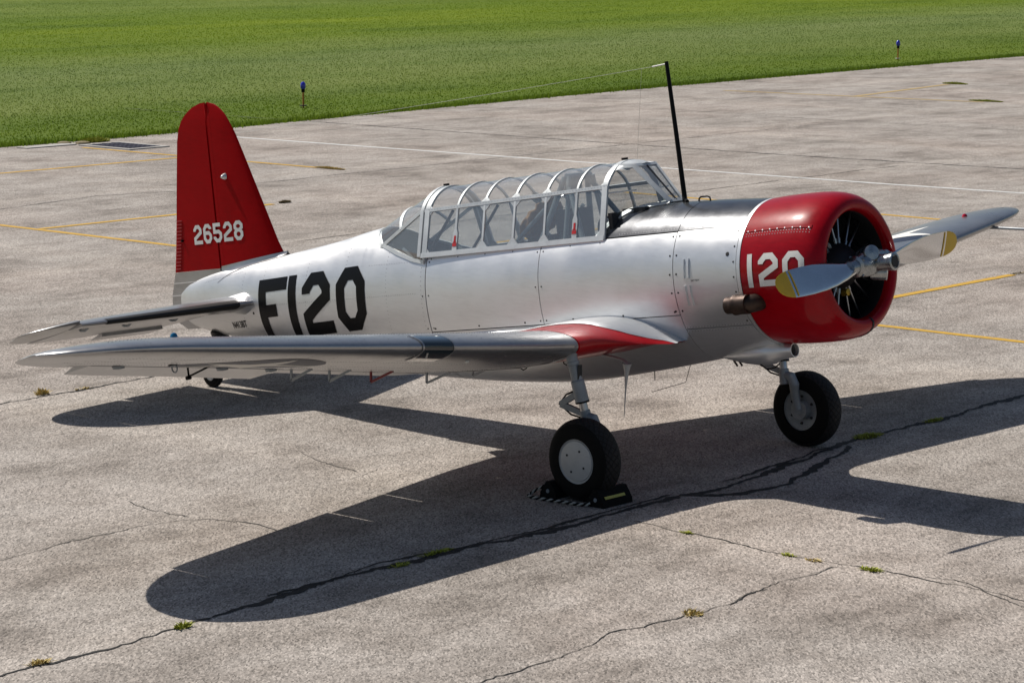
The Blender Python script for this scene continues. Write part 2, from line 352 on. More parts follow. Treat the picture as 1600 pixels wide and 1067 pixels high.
# grass blades near the turf edge and rougher tufts beyond
def blades(name, pts, hmin, hmax, wd, material, label):
    n = len(pts); ang = RNG.uniform(0, 2*np.pi, n); h = RNG.uniform(hmin, hmax, n); lean = RNG.uniform(-.5, .5, (n, 2))*h[:, None]
    w = wd*RNG.uniform(.6, 1.4, n)
    dx = np.cos(ang)*w; dy = np.sin(ang)*w
    V = np.zeros((n, 3, 3)); V[:, 0, 0] = pts[:, 0]-dx; V[:, 0, 1] = pts[:, 1]-dy; V[:, 1, 0] = pts[:, 0]+dx; V[:, 1, 1] = pts[:, 1]+dy
    V[:, 2, 0] = pts[:, 0]+lean[:, 0]; V[:, 2, 1] = pts[:, 1]+lean[:, 1]; V[:, 2, 2] = h; V[:, :2, 2] = -.03
    me = bpy.data.meshes.new(name); me.vertices.add(3*n); me.vertices.foreach_set('co', V.reshape(-1)); me.loops.add(3*n)
    me.loops.foreach_set('vertex_index', np.arange(3*n)); me.polygons.add(n); me.polygons.foreach_set('loop_start', np.arange(n)*3)
    me.update(); me.validate(); o = obj(name, me, material, None, False); tag(o, label, None, None, 'stuff'); return o
def bladesm():
    m = mat('grass_blades', (.05, .09, .02), .6); v = ocoord(m)
    c, n2 = turf_color(m, 1.35); L(m, c, B(m).inputs['Base Color'])
    B(m).inputs['Specular IOR Level'].default_value = .3
    t = N(m, 'ShaderNodeBsdfTranslucent'); L(m, c, t.inputs[0]); x = N(m, 'ShaderNodeMixShader'); x.inputs[0].default_value = .5
    L(m, B(m).outputs[0], x.inputs[1]); L(m, t.outputs[0], x.inputs[2]); L(m, x.outputs[0], m.node_tree.nodes['Material Output'].inputs[0])
    return m
gb = bladesm()
def edge_x(y): return np.interp(y, [e[1] for e in edge], [e[0] for e in edge])
# density falls off with distance; the field of view narrows the strip
def frustum_pts(n, dmin, dmax, bias):
    out = []
    R_ = np.array([r2, u2, fw]); C_ = np.array(CAM)
    while sum(len(o) for o in out) < n:
        d = dmin+(dmax-dmin)*RNG.random(n*2)**bias; a = RNG.uniform(-.22, .22, n*2)+np.where(RNG.random(n*2) < .45, RNG.normal(0, .28, n*2), 0)+yaw
        P = np.stack([C_[0]+d*np.cos(a), C_[1]+d*np.sin(a)], 1)
        P = P[P[:, 0] < edge_x(P[:, 1])-.02]; out.append(P)
    return np.concatenate(out)[:n]
blades('turf_grass', frustum_pts(300000, 50, 175, 1.25), -.012, .012, .016, gb, 'mown green turf beyond the apron')
yy = RNG.uniform(10, 75, 26000); ed = np.stack([edge_x(yy)+RNG.normal(-.12, .13, 26000), yy], 1)
blades('turf_edge_grass', ed, .03, .13, .014, gb, 'ragged strip of longer grass along the apron edge')

# weeds in the joints
weedg = wear(mat('weed_green', (.36, .38, .03), .7), .4, .05, 20, 0); weedy = wear(mat('weed_dry', (.60, .46, .16), .8), .4, .05, 20, 0); weedd = wear(mat('weed_brown', (.24, .19, .10), .8), .4, .05, 20, 0)
def weed(loc, rx, ry, h, n, material, label, rot=0.):
    V = []; F = []
    for i in range(n):
        a = random.uniform(0, 2*math.pi); r = math.sqrt(random.random()); px, py = rx*r*math.cos(a), ry*r*math.sin(a)
        hh = h*random.uniform(.4, 1)*(1.15-r*.7); b = random.uniform(0, 2*math.pi); w = random.uniform(.004, .009)
        lx, ly = px*.5/(rx+.01)*.03+random.uniform(-.03, .03), py*.5/(ry+.01)*.03+random.uniform(-.03, .03)
        k = len(V); cb, sb = math.cos(b)*w, math.sin(b)*w
        V += [(px-cb, py-sb, -.002), (px+cb, py+sb, -.002), (px+lx*.6+cb, py+ly*.6+sb, hh*.6), (px+lx*.6-cb, py+ly*.6-sb, hh*.6), (px+lx*1.4, py+ly*1.4, hh)]
        F += [(k, k+1, k+2, k+3), (k+3, k+2, k+4)]
    cr, sr = math.cos(rot), math.sin(rot); V = [(x*cr-y*sr, x*sr+y*cr, z) for x, y, z in V]
    me = bpy.data.meshes.new('weed_tuft'); me.from_pydata(V, [], F)
    o = obj('weed_tuft', me, material, None, False); o.location = (*loc, .004); tag(o, label, 'weed', 'weeds growing in the apron joints'); return o
weed((-9.22, -1.44), .04, .08, .08, 80, weedy, 'spiky straw-coloured weed in the joint behind the wing tip')
weed((-9.14, -.98), .03, .10, .03, 40, weedy, 'low dry straw patch right of the spiky straw-coloured weed')
weed((-1.40, -6.37), .035, .065, .05, 90, weedg, 'bright green weed on the crack just below the wing tip shadow')
weed((-1.41, -7.56), .03, .08, .04, 70, weedy, 'yellowish weed on the crack in the bottom left corner')
weed((-1.60, -3.69), .03, .17, .03, 110, weedg, 'long low green weed strip on the crack inside the wing shadow')
weed((-1.53, -4.15), .03, .10, .03, 70, weedg, 'short low green weed on the crack, left of the long strip')
weed((-1.80, 2.24), .09, .17, .03, 260, weedg, 'largest green weed mat, by the crack right of the far main wheel')
weed((-1.78, 3.30), .05, .15, .025, 120, weedg, 'green weed mat on the crack at the far right of the wing shadow')
weed((-.61, -1.92), .05, .02, .02, 50, weedg, 'small green weed at the start of the foreground crack')
weed((.41, -1.99), .05, .02, .02, 45, weedg, 'small yellow-green weed halfway along the foreground crack')
weed((.64, -2.0), .06, .025, .025, 40, weedy, 'tiny yellow weed just right of the halfway green one')
weed((1.13, -1.96), .09, .03, .03, 100, weedg, 'widest yellow-green weed on the foreground crack')
weed((.94, -3.81), .07, .07, .05, 60, weedy, 'dry spiky weed on the lower foreground crack')
weed((-24.5, 17.33), .4, .05, .05, 800, weedy, 'dry grass at the end of the yellow crossbar right of the fin')
weed((-20.68, 12.6), .05, .12, .06, 330, weedd, 'brown weed at the end of the yellow stem right of the fin')
weed((-25.2, 41.4), .5, .10, .06, 900, weedg, 'green weed patch at the right end of the faded yellow crossbar')
weed((-29.72, 46.95), .40, .12, .08, 900, weedg, 'green weed at the end of the faded yellow stem')
weed((-10.75, 17.72), .28, .05, .04, 400, weedd, 'brown weed past the port wing tip on the yellow crossbar')
weed((-32.62, 18.25), .16, .40, .14, 900, weedg, 'leafy weed behind the drain grate')
weed((-6.78, 12.95), .05, .2, .03, 60, weedd, 'brown weed at the end of the yellow stem beyond the propeller')

# drain grate with its concrete frame
dr = empty('drain_grate', (-31.3, 18.0, 0)); tag(dr, 'dark steel storm drain grate set in a pale concrete frame near the turf', 'drain')
lp = lambda p: (p[0]+31.3, p[1]-18.0, p[2])
palec = mat('pale_concrete', (.42, .40, .37), .85); steel = mat('grate_steel', (.07, .065, .09), .55, .5)
m = MB()
for c, s in (((-31.3, 17.49, .012), (1.64, .12, .024)), ((-31.3, 18.45, .012), (1.64, .12, .024)), ((-32.06, 17.97, .012), (.12, .84, .024)), ((-30.54, 17.97, .012), (.12, .84, .024))): m.box(c, s)
m.build('concrete_frame', palec, dr, lp, False, None)
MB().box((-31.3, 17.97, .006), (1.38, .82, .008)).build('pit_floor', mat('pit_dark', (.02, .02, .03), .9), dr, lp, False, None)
for k in range(10):
    MB().box((-31.92+k*.138, 17.97, .018), (.06, .82, .014)).build('grate_bar', steel, dr, lp, False, None)
for k in range(3):
    MB().box((-31.3, 17.72+k*.25, .027), (1.38, .04, .008)).build('cross_bar', steel, dr, lp, False, None)
m = MB(); m.box((-32.5, 16.9, .012), (.35, 1.3, .016)); o = m.build('concrete_patch', palec, None, ident, False, None); tag(o, 'small pale concrete patch beside the drain', None, None, 'structure')
for k, (x, y) in enumerate([(-32.75, 17.55), (-32.5, 17.85)]):
    m = MB(); m.lathe([(0, .16), (.03, .15), (.05, .08), (.055, .0)], (x, y, 0), (0, 0, 1), 9); 
    o = m.build('clod', weedd, None, ident, False, None); tag(o, ['dark clod of earth behind the drain, farther from it', 'dark clod of earth right behind the drain'][k], 'clod', 'clods beside the drain')

# blue taxiway edge lights on orange stakes
def edge_light(x, y, label, base):
    r = empty('taxiway_light', (x, y, 0)); tag(r, label, 'taxiway light', 'blue edge lights in the turf')
    MB().tube([(0, 0, -.05), (0, 0, .39)], .022, 10).build('stake', orange, r, ident)
    MB().lathe([(0, .0), (0, .045), (.09, .045), (.09, 0)], (0, 0, .36), (0, 0, 1), 12).build('coupling', blackp, r, ident)
    MB().lathe([(0, .0), (0, .045), (.03, .066), (.10, .068), (.15, .055), (.18, .028), (.19, 0)], (0, 0, .44), (0, 0, 1), 16).build('lens', bluel, r, ident)
    MB().lathe([(0, 0), (0, .09), (.02, .085), (.02, 0)], (0, 0, .02), (0, 0, 1), 14).build('base_plate', base, r, ident)
edge_light(-37.03, 28.52, 'blue-capped orange edge light in the grass above the tail fin', darkin)
edge_light(-38.43, 56.98, 'blue-capped orange edge light in the grass at the upper right', palec)

# ================================================================== the aircraft
plane = empty('training_aircraft', ROOT)
tag(plane, 'silver and red vintage training aircraft with a black F120 on its side', 'airplane')

# ---- fuselage surface
FS = [  # x, z top, z bottom, half width, z of widest point, exponent
    (-1.14, .605, -.605, .605, 0, 2.0), (-1.85, .645, -.70, .590, .0, 2.05), (-2.66, .665, -.785, .572, .0, 2.1), (-3.4, .67, -.835, .565, .0, 2.1),
    (-4.1, .68, -.815, .55, .0, 2.1), (-4.82, .71, -.76, .52, .01, 2.08), (-5.7, .715, -.66, .465, .02, 2.05), (-6.3, .635, -.55, .415, .03, 2.05),
    (-7.2, .545, -.365, .315, .07, 2.0), (-8.1, .47, -.20, .175, .12, 2.0), (-8.6, .37, -.08, .085, .14, 2.0), (-8.78, .28, .02, .03, .14, 2.0)]
FX = np.array([f[0] for f in FS])[::-1]; FV = np.array([f[1:] for f in FS])[::-1]
def crv(x):                     # Catmull-Rom through the stations
    x = min(max(x, FX[0]), FX[-1]); i = min(max(int(np.searchsorted(FX, x))-1, 0), len(FX)-2)
    x0, x1 = FX[i], FX[i+1]; t = (x-x0)/(x1-x0); p1, p2 = FV[i], FV[i+1]
    m1 = (FV[i+1]-FV[i-1])/(FX[i+1]-FX[i-1])*(x1-x0) if i > 0 else p2-p1
    m2 = (FV[i+2]-FV[i])/(FX[i+2]-FX[i])*(x1-x0) if i < len(FX)-2 else p2-p1
    return (2*t**3-3*t*t+1)*p1+(t**3-2*t*t+t)*m1+(-2*t**3+3*t*t)*p2+(t**3-t*t)*m2
def fus(x, t, off=0.):          # t: 0 keel .. pi top on starboard, beyond pi port
    zt, zb, hw, zc, p = crv(x); e = 2/p; s, c = math.sin(t), math.cos(t)
    sg = lambda v: (v > 0)-(v < 0)
    H = (zt-zc) if c < 0 else (zc-zb)
    y = -hw*sg(s)*abs(s)**e; z = zc-H*sg(c)*abs(c)**e
    ny = y/hw**2; nz = (z-zc)/H**2; n = math.hypot(ny, nz) or 1
    return (x, y+ny/n*off, z+nz/n*off)
def t_of_z(x, z):
    zt, zb, hw, zc, p = crv(x); H = (zt-zc) if z > zc else (zc-zb)
    c = min(1, abs(z-zc)/H)**(p/2); return math.acos(-c if z > zc else c)
def t_of_y(x, y):               # upper side
    zt, zb, hw, zc, p = crv(x); return math.pi-math.asin(min(1, abs(y)/hw)**(p/2))
def side_y(x, z, off=0): return fus(x, t_of_z(x, z), off)
def patch(name, xs, tlo, thi, nt, material, off=0., depth=.012, parent=plane):
    V = []; F = []; n = nt+1
    for x in xs:
        a, b = tlo(x), thi(x); V += [fus(x, a+(b-a)*k/nt, off) for k in range(n)]
    m = len(xs)
    F = [(i*n+k, i*n+k+1, (i+1)*n+k+1, (i+1)*n+k) for i in range(m-1) for k in range(nt)]
    ring = [(0, k) for k in range(n)]+[(i, nt) for i in range(1, m)]+[(m-1, k) for k in range(nt-1, -1, -1)]+[(i, 0) for i in range(m-2, 0, -1)]
    if depth:
        b0 = len(V)
        for i, k in ring:
            x = xs[i]; a, b = tlo(x), thi(x); V.append(fus(x, a+(b-a)*k/nt, off-depth))
        idx = [i*n+k for i, k in ring]; R_ = len(ring)
        F += [(idx[j], b0+j, b0+(j+1) % R_, idx[(j+1) % R_]) for j in range(R_)]
    return mesh(name, V, F, material, parent, A, True, 40)
def lin(a, b, n): return [a+(b-a)*k/n for k in range(n+1)]
PI = math.pi
# opening edge: starboard t where the cockpit opening begins
OA = [(-5.72, .0), (-5.66, .13), (-5.58, .23), (-5.46, .325), (-5.25, .385), (-5.0, .435), (-4.84, .455)]
OFr = [(-2.76, .46), (-2.70, .40), (-2.63, .31), (-2.54, .215), (-2.42, .15), (-2.24, .09), (-2.19, .0)]
def t_open(x):
    if x <= -5.72 or x >= -2.19: return PI
    if x < -4.84: return t_of_y(x, np.interp(x, [a for a, _ in OA], [b for _, b in OA]))
    if x > -2.76: return t_of_y(x, np.interp(x, [a for a, _ in OFr], [b for _, b in OFr]))
    return t_of_z(x, .415)
g = .0035   # half gap
tz = lambda z, d=0: (lambda x: t_of_z(x, z)+d)
dt = .006
ZR, ZL = .415, -.275
# dark backing core: seen through panel gaps and inside the cockpit
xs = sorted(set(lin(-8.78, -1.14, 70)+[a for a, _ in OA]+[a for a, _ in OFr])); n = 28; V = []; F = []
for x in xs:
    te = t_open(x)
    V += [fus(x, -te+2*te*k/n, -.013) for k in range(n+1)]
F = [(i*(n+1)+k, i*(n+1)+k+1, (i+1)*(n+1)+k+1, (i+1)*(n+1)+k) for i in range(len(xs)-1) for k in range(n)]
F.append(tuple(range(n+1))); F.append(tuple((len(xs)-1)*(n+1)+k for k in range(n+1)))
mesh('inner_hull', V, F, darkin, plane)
# skin panels, port and starboard
for s in (1, -1):
    def pn(name, x0, x1, lo, hi, nt, material, nx=8, off=0.):
        xs_ = lin(x0+g, x1-g, nx)
        if s == 1: patch(name, xs_, lo, hi, nt, material, off)
        else: patch(name, xs_, lambda x: 2*PI-hi(x), lambda x: 2*PI-lo(x), nt, material, off)
    pn('accessory_panel', -1.85, -1.175, tz(-.40, dt), tz(.42, -dt), 14, silver)
    pn('lower_accessory_panel', -1.85, -1.175, lambda x: 0.004, tz(-.40, -dt), 10, silver)
    pn('side_panel', -3.385, -1.85, tz(ZL, dt), tz(ZR, -dt), 14, silver, 12)
    pn('side_panel', -4.805, -3.385, tz(ZL, dt), tz(ZR, -dt), 14, silver, 12)
    pn('belly_panel', -4.805, -1.85, lambda x: 0.004, tz(ZL, -dt), 10, silver, 20)
xs = lin(-8.78, -4.805-g, 46)
xs = sorted(set([x for x in xs if x < -5.74]+[-5.73]+lin(-5.715, -4.84, 16)+[-4.812]))
def rear(name, sgn):
    V = []; n = 26
    for x in xs:
        te = t_open(x); V += [fus(x, te*k/n*sgn) for k in range(n+1)]
    F = [(i*(n+1)+k, i*(n+1)+k+1, (i+1)*(n+1)+k+1, (i+1)*(n+1)+k) for i in range(len(xs)-1) for k in range(n)]
    e0 = (len(xs)-1)*(n+1); b0 = len(V); V += [fus(xs[-1], t_open(xs[-1])*k/n*sgn, -.013) for k in range(n+1)]
    F += [(e0+k, e0+k+1, b0+k+1, b0+k) for k in range(n)]
    return mesh(name, V, F, silver, plane)
rear('rear_fuselage_shell', 1); rear('rear_fuselage_shell', -1)
# dark upper decking ahead of the windscreen
patch('upper_decking', lin(-1.85+g, -1.175-g, 8), tz(.42, dt), lambda x: 2*PI-t_of_z(x, .42)-dt, 24, glare)
xa = sorted(set(lin(-2.755, -1.85-g, 14)+[a for a, _ in OFr][1:])); 
for sgn in (1, -1):
    V = []; n = 14; xx = [x for x in xa if x <= -2.19]+[-2.19]
    xx = sorted(set(xx))+[x for x in xa if x > -2.19]
    for x in xx:
        a = t_of_z(x, .42)+dt if True else 0; b = t_open(x); a = min(a, b)
        V += [fus(x, (a+(b-a)*k/n)*sgn) for k in range(n+1)]
    F = [(i*(n+1)+k, i*(n+1)+k+1, (i+1)*(n+1)+k+1, (i+1)*(n+1)+k) for i in range(len(xx)-1) for k in range(n)]
    mesh('forward_decking', V, F, glare, plane)

# seams, rivets, screws
def disc(mb, p, nrm, r, h, n=6):
    o = Vector(p); ax = Vector(nrm).normalized(); a = ax.orthogonal().normalized(); b = ax.cross(a)
    V = [o-ax*.002+(a*math.cos(2*PI*k/n)+b*math.sin(2*PI*k/n))*r for k in range(n)]+[o+ax*h+(a*math.cos(2*PI*k/n)+b*math.sin(2*PI*k/n))*r*.7 for k in range(n)]
    mb.add(V, [(k, (k+1) % n, n+(k+1) % n, n+k) for k in range(n)]+[tuple(range(n, 2*n))])
def fnorm(x, t):
    a = Vector(fus(x, t, 0)); b = Vector(fus(x, t, .01)); return (b-a).normalized()
riv = MB(); scr = MB()
for s in (1, -1):
    def rrow(x0, z0, x1, z1, step, mb=riv, r=.0045, h=.002):
        n = max(1, int(math.hypot(x1-x0, z1-z0)/step))
        for k in range(n+1):
            x = x0+(x1-x0)*k/n; z = z0+(z1-z0)*k/n; t = t_of_z(x, z); p = fus(x, t); nn = fnorm(x, t)
            disc(mb, (p[0], s*p[1], p[2]), (nn.x, s*nn.y, nn.z), r, h)
    rrow(-7.3, .09, -4.95, .09, .03); rrow(-4.87, -.25, -4.87, .36, .04)
    for x in (-5.35, -5.95, -6.55, -7.25, -7.6): rrow(x, -.33 if x > -7 else -.2, x, .55 if x > -6 else .45, .035)
    rrow(-7.25, .48, -8.3, .36, .03); rrow(-5.6, .38, -4.9, .375, .035); rrow(-1.82, .44, -1.2, .44, .03); rrow(-2.5, .44, -1.9, .44, .03)
    rrow(-1.83, -.385, -1.2, -.385, .03); rrow(-1.83, -.42, -1.2, -.42, .03)
    for x in (-1.815, -1.885): rrow(x, -.24, x, .38, .155, scr, .011, .003)
    for x in (-3.35, -3.42): rrow(x, -.24, x, .36, .2, scr, .009, .003)
    for x in (-4.77, -4.85): rrow(x, -.24, x, .36, .2, scr, .009, .003)
    rrow(-4.75, -.245, -1.9, -.245, .48, scr, .011, .003); rrow(-4.75, .385, -2.7, .385, .33, scr, .007, .003)
    rrow(-1.205, -.36, -1.205, .38, .12, scr, .010, .003)
    rrow(-1.27, .2, -1.27, .2, 1, scr, .022, .004)
    rrow(-7.42, .02, -7.42, .02, 1, scr, .016, .004)
rivm = mat('rivet_metal', (.34, .34, .35), .45, .6)
tag(riv.build('rivet_rows', rivm, plane), None, None, None, 'stuff'); tag(scr.build('panel_screws', seam, plane), None, None, None, 'stuff')
# louvres
for (x, z0, z1) in ((-1.735, .03, .19), (-1.685, .03, .19), (-1.735, -.20, -.03), (-1.685, -.20, -.03)):
    m = MB(); P_ = [Vector(side_y(x, z0+(z1-z0)*k/6, .004)) for k in range(7)]
    m.strip(P_, .022, .014, [fnorm(x, t_of_z(x, z0+(z1-z0)*k/6)) for k in range(7)]); m.build('louvre', silver, plane)

# ---- cowling
prof = [(-1.135, .592), (-1.13, .606), (-1.0, .613), (-.85, .616), (-.70, .615), (-.60, .610), (-.52, .600), (-.45, .580), (-.40, .552), (-.37, .518), (-.362, .487), (-.372, .460), (-.40, .443), (-.44, .438)]
m = MB(); m.lathe(prof, (0, 0, 0), (1, 0, 0), 96); cowl = m.build('engine_cowling', red, plane, A, True, 60)
MB().lathe([(-.436, .4375), (-.47, .440), (-.60, .50), (-.9, .57), (-1.13, .588)], (0, 0, 0), (1, 0, 0), 72).build('cowling_inner_wall', darkin, cowl)
def cowlr(x): return np.interp(x, [p[0] for p in prof[:10]], [p[1] for p in prof[:10]])
def cw(x, ang, off=0):          # ang from top, towards starboard
    r = cowlr(x)+off; return (x, -r*math.sin(ang), r*math.cos(ang))
# hinged flange and seam strips
a0 = math.acos(.37/.61)
for sgn in (1, -1):
    m = MB(); m.strip([cw(x, sgn*(a0), .003) for x in lin(-1.12, -.47, 10)], .030, .004, [Vector((0, -math.sin(sgn*a0), math.cos(a0)))]*11); m.build('hinge_strip', red, cowl)
    m = MB()
    for k in range(24): 
        for aa in (a0+.05, a0+.09): p = cw(-1.1+k*.027, sgn*aa, 0); disc(m, p, (0, p[1], p[2]), .0045, .002)
    for k in range(9): p = cw(-1.09+k*.075, sgn*(a0+.018), 0.003); disc(m, p, (0, p[1], p[2]), .009, .004)
    tag(m.build('cowl_fasteners', chrome, cowl), None, None, None, 'stuff')
m = MB(); m.strip([(x, r*math.sin(.16), -r*math.cos(.16)) for x, r in [(p[0]+(.0 if k < 9 else .003), p[1]+.003) for k, p in enumerate(prof[1:13])]], .022, .005, [Vector((.3 if k > 5 else 0, 0, -1)) if k < 9 else Vector((1, 0, 0)) for k in range(12)]); m.build('front_seam', seam, cowl)
m = MB(); m.lathe([(-1.172, .600), (-1.172, .607), (-1.138, .607), (-1.138, .600)], (0, 0, 0), (1, 0, 0), 72, True); m.build('cowl_support_ring', silver, plane)

# ---- engine inside
eng = MB().lathe([(-.95, .02), (-.95, .30), (-.85, .30), (-.78, .24), (-.66, .235), (-.60, .20), (-.52, .17), (-.46, .12), (-.40, .075), (-.22, .06), (-.22, .0)], (0, 0, 0), (1, 0, 0), 40).build('crankcase', engblack, plane)
for k in range(9):
    a = 2*PI*k/9; d = Vector((0, math.sin(a), math.cos(a))); pr = [(.20, .07)]
    for j in range(13): pr += [(.235+j*.017, .072), (.235+j*.017, .104), (.243+j*.017, .104), (.243+j*.017, .072)]
    pr += [(.46, .11), (.50, .10), (.53, .06), (.535, 0)]
    cyl = MB().lathe(pr, (-.80, 0, 0), d, 16).build('cylinder', engblack, plane)
    tdir = Vector((0, d.z, -d.y))
    for q in (-1, 1):
        p0 = Vector((-.58, 0, 0))+d*.19+tdir*.022*q; p1 = Vector((-.60, 0, 0))+d*.50+tdir*.075*q
        MB().tube([p0, p1], .0105, 8).build('pushrod_tube', chrome, cyl)
        MB().tube([p0-d*.012, p0+(p1-p0)*.12], .017, 8).build('pushrod_cap', hubmat, cyl)
    MB().lathe([(0, .0), (0, .035), (.09, .03), (.1, 0)], Vector((-.72, 0, 0))+d*.5+tdir*.07, Vector((1, 0, 0)), 10).build('rocker_box', engblack, cyl)
    m = MB().tube([Vector((-.74, 0, 0))+d*.30+tdir*.10, Vector((-.66, 0, 0))+d*.22+tdir*.06], .007, 6); m.build('ignition_lead', engblack, cyl)
MB().lathe([(0, 0), (0, .03), (.06, .03), (.065, 0)], (-.60, .03, -.22), (1, 0, 0), 10).build('brass_fitting', wear(mat('brass', (.5, .33, .04), .4, .6), .3), plane)

# ---- propeller
pa = .042
prop = empty('propeller', (0, 0, 0)); prop.parent = plane
XH = -.275
def blade(sgn):
    R0 = [(.10, .085, .085, 45), (.18, .085, .08, 42), (.28, .115, .058, 40), (.42, .168, .040, 34.5), (.58, .212, .030, 29), (.75, .236, .023, 25.5), (.92, .240, .018, 22.5), (1.08, .232, .014, 20), (1.17, .222, .012, 19), (1.22, .208, .011, 18.5), (1.28, .180, .010, 18), (1.33, .135, .008, 17.5), (1.36, .08, .006, 17), (1.372, .015, .003, 17)]
    # starboard blade: leading edge low and forward; port blade: leading edge high and forward
    ax = Vector((0, sgn*math.cos(pa), sgn*math.sin(pa)))
    vert = Vector((0, -math.sin(pa)*1, math.cos(pa)))      # in-disc direction perpendicular to the blade
    V = []; n = 18
    for r, ch, tk, be in R0:
        r = r if r < .2 else .2+(r-.2)*.925
        b = rad(be); le = (Vector((1, 0, 0))*math.sin(b) + (vert*(1 if sgn > 0 else -1))*math.cos(b))
        nr = le.cross(ax).normalized()
        if nr.x < 0: nr = -nr
        for k in range(n):
            a = 2*PI*k/n; cx, sy = math.cos(a), math.sin(a)
            u = (cx*.5+.06)*ch; rnd = min(1, max(0, (r-.18)/.2))
            v = sy*tk/2*(1 if sy > 0 else (1-.75*rnd))
            V.append(Vector((XH, 0, 0))+ax*r+le*u+nr*v)
    m = len(R0); F = [(i*n+k, i*n+(k+1) % n, (i+1)*n+(k+1) % n, (i+1)*n+k) for i in range(m-1) for k in range(n)]+[tuple((m-1)*n+k for k in range(n)), tuple(range(n))]
    me_ = mesh('blade', V, F, None, prop, A, True, 30)
    me = me_.data; me.materials.append(bare_blade); me.materials.append(yellow)
    for p in me.polygons:
        c = sum((me.vertices[i].co for i in p.vertices), Vector())/len(p.vertices)
        r = abs(c.y); p.material_index = 1 if r > 1.095 else 0
    # thin inspection stripes inboard of the yellow tip
    for rr in (1.062,):
        b = rad(19.5); le = (Vector((1, 0, 0))*math.sin(b)+(vert*(1 if sgn > 0 else -1))*math.cos(b)); nr = le.cross(ax).normalized(); nr = nr if nr.x > 0 else -nr
        st = MB(); st.strip([Vector((XH, 0, 0))+ax*rr+le*(q*.23+.014)+nr*(.0085*(1-(2*q)**2)**.5+.0012) for q in lin(-.46, .46, 10)], .016, .0016, nr); st.build('tip_stripe', yellow, me_)
    return me_
bare_blade = wear(mat('polished_blade', (.72, .73, .74), .14, 1.0), .12, .05, 5, .03)
for sg in (-1, 1): blade(sg)
axb = Vector((0, math.cos(pa), math.sin(pa))); vb = Vector((0, -math.sin(pa), math.cos(pa))); H0 = Vector((XH, 0, 0))
MB().lathe([(-.30, .0), (-.30, .055), (-.22, .064), (-.21, .088), (-.15, .088), (-.13, .100), (.13, .100), (.15, .088), (.21, .088), (.22, .064), (.30, .055), (.30, .0)], H0, axb, 28).build('hub_barrel', hubmat, prop)
MB().lathe([(-.06, 0), (-.06, .095), (.02, .1), (.06, .075), (.10, .068), (.20, .066), (.205, .073), (.238, .073), (.243, .055), (.232, .05), (.232, .0)], H0, (1, 0, 0), 28).build('dome_piston', hubmat, prop)
MB().lathe([(0, .03), (0, .045), (.004, .044), (.004, 0)], H0+Vector((.238, 0, 0)), (1, 0, 0), 20).build('dome_cap', darkin, prop)
for sg in (1, -1):
    p = H0+axb*(-.06*sg)*1.0+vb*(.085*sg)+Vector((.05, 0, 0))
    d = (Vector((.75, 0, 0))+axb*(-.45*sg)+vb*(.15*sg)).normalized()
    MB().lathe([(-.08, 0), (-.08, .064), (.045, .064), (.052, .058), (.057, .0)], p, d, 20).build('counterweight', hubmat, prop)
    m = MB(); m.strip([H0+axb*(-.17*sg)+vb*.02*sg, p-d*.03], .06, .03, Vector((1, 0, 0))); m.build('counterweight_arm', hubmat, prop)
    for k in range(4):
        a = k*PI/2+.6; m = MB(); m.lathe([(0, .0), (0, .012), (.02, .012), (.022, 0)], H0+axb*(.19*sg)+(Vector((math.cos(a), 0, 0))+vb*math.sin(a))*.078, Vector((math.cos(a), 0, 0))+vb*math.sin(a), 6); m.build('clamp_bolt', hubmat, prop)

# ---- exhaust, scoop, drains, handle, mast
ex = MB(); ex.tube([(-1.02, -.45, -.21), (-1.0, -.56, -.212), (-1.03, -.635, -.214), (-1.09, -.675, -.214)], [.06, .07, .076, .076], 20)
exo = ex.build('exhaust_elbow', iron, plane)
MB().lathe([(0, .066), (0, .080), (.10, .080), (.11, .084), (.135, .084), (.135, .074), (.15, .070), (.21, .070), (.21, .060), (.10, .060)], (-1.02, -.685, -.214), (-1, -.02, 0), 28).build('exhaust_pipe', iron, plane)
MB().lathe([(.0, 0), (0, .060)], (-1.17, -.682, -.214), (-1, 0, 0), 20).build('exhaust_bore', darkin, exo)
m = MB(); m.lathe([(-.52, .004), (-.40, .035), (-.25, .075), (-.12, .098), (-.02, .104), (.05, .10), (.10, .075), (.20, .062), (.265, .060), (.265, .052), (.1, .050)], (-1.31, -.10, -.665), (1, 0, .03), 28); sc = m.build('oil_cooler_scoop', silver, plane)
MB().lathe([(0, 0), (0, .053)], (-1.08, -.10, -.655), (1, 0, 0), 20).build('scoop_bore', darkin, sc)
MB().tube([(-1.40, -.14, -.745), (-1.32, -.15, -.80), (-1.24, -.14, -.79), (-1.2, -.12, -.76)], .006, 6).build('drain_hose', blackp, plane)
for dy in (0, .05): MB().tube([(-1.70+dy, -.10, -.66), (-1.69+dy, -.10, -.72), (-1.66+dy, -.10, -.765)], .009, 8).build('drain_pipe', iron, plane)
MB().tube([(-1.955, 0, .645), (-1.95, 0, .668), (-1.93, 0, .680), (-1.86, 0, .680), (-1.835, 0, .668), (-1.83, 0, .64)], .0075, 8).build('lifting_handle', blackp, plane)
ms = MB(); ms.tube([(-2.105, 0, .64), (-2.12, 0, 1.25), (-2.14, 0, 1.855)], [.022, .02, .017], 12); mast = ms.build('radio_mast', blackp, plane)
MB().tube([(-2.105, -.01, .70), (-2.08, -.02, .665), (-2.04, -.05, .655)], .016, 8).build('mast_foot', blackp, mast)
wirem = mat('wire_metal', (.45, .45, .42), .4, .6)
MB().tube([(-2.14, 0, 1.835), (-2.30, 0, 1.828)], .006, 6).build('wire_insulator', whitep, mast)
def sag(a, b, s, n=14): return [Vector(a).lerp(Vector(b), k/n)-Vector((0, 0, s*4*(k/n)*(1-k/n))) for k in range(n+1)]
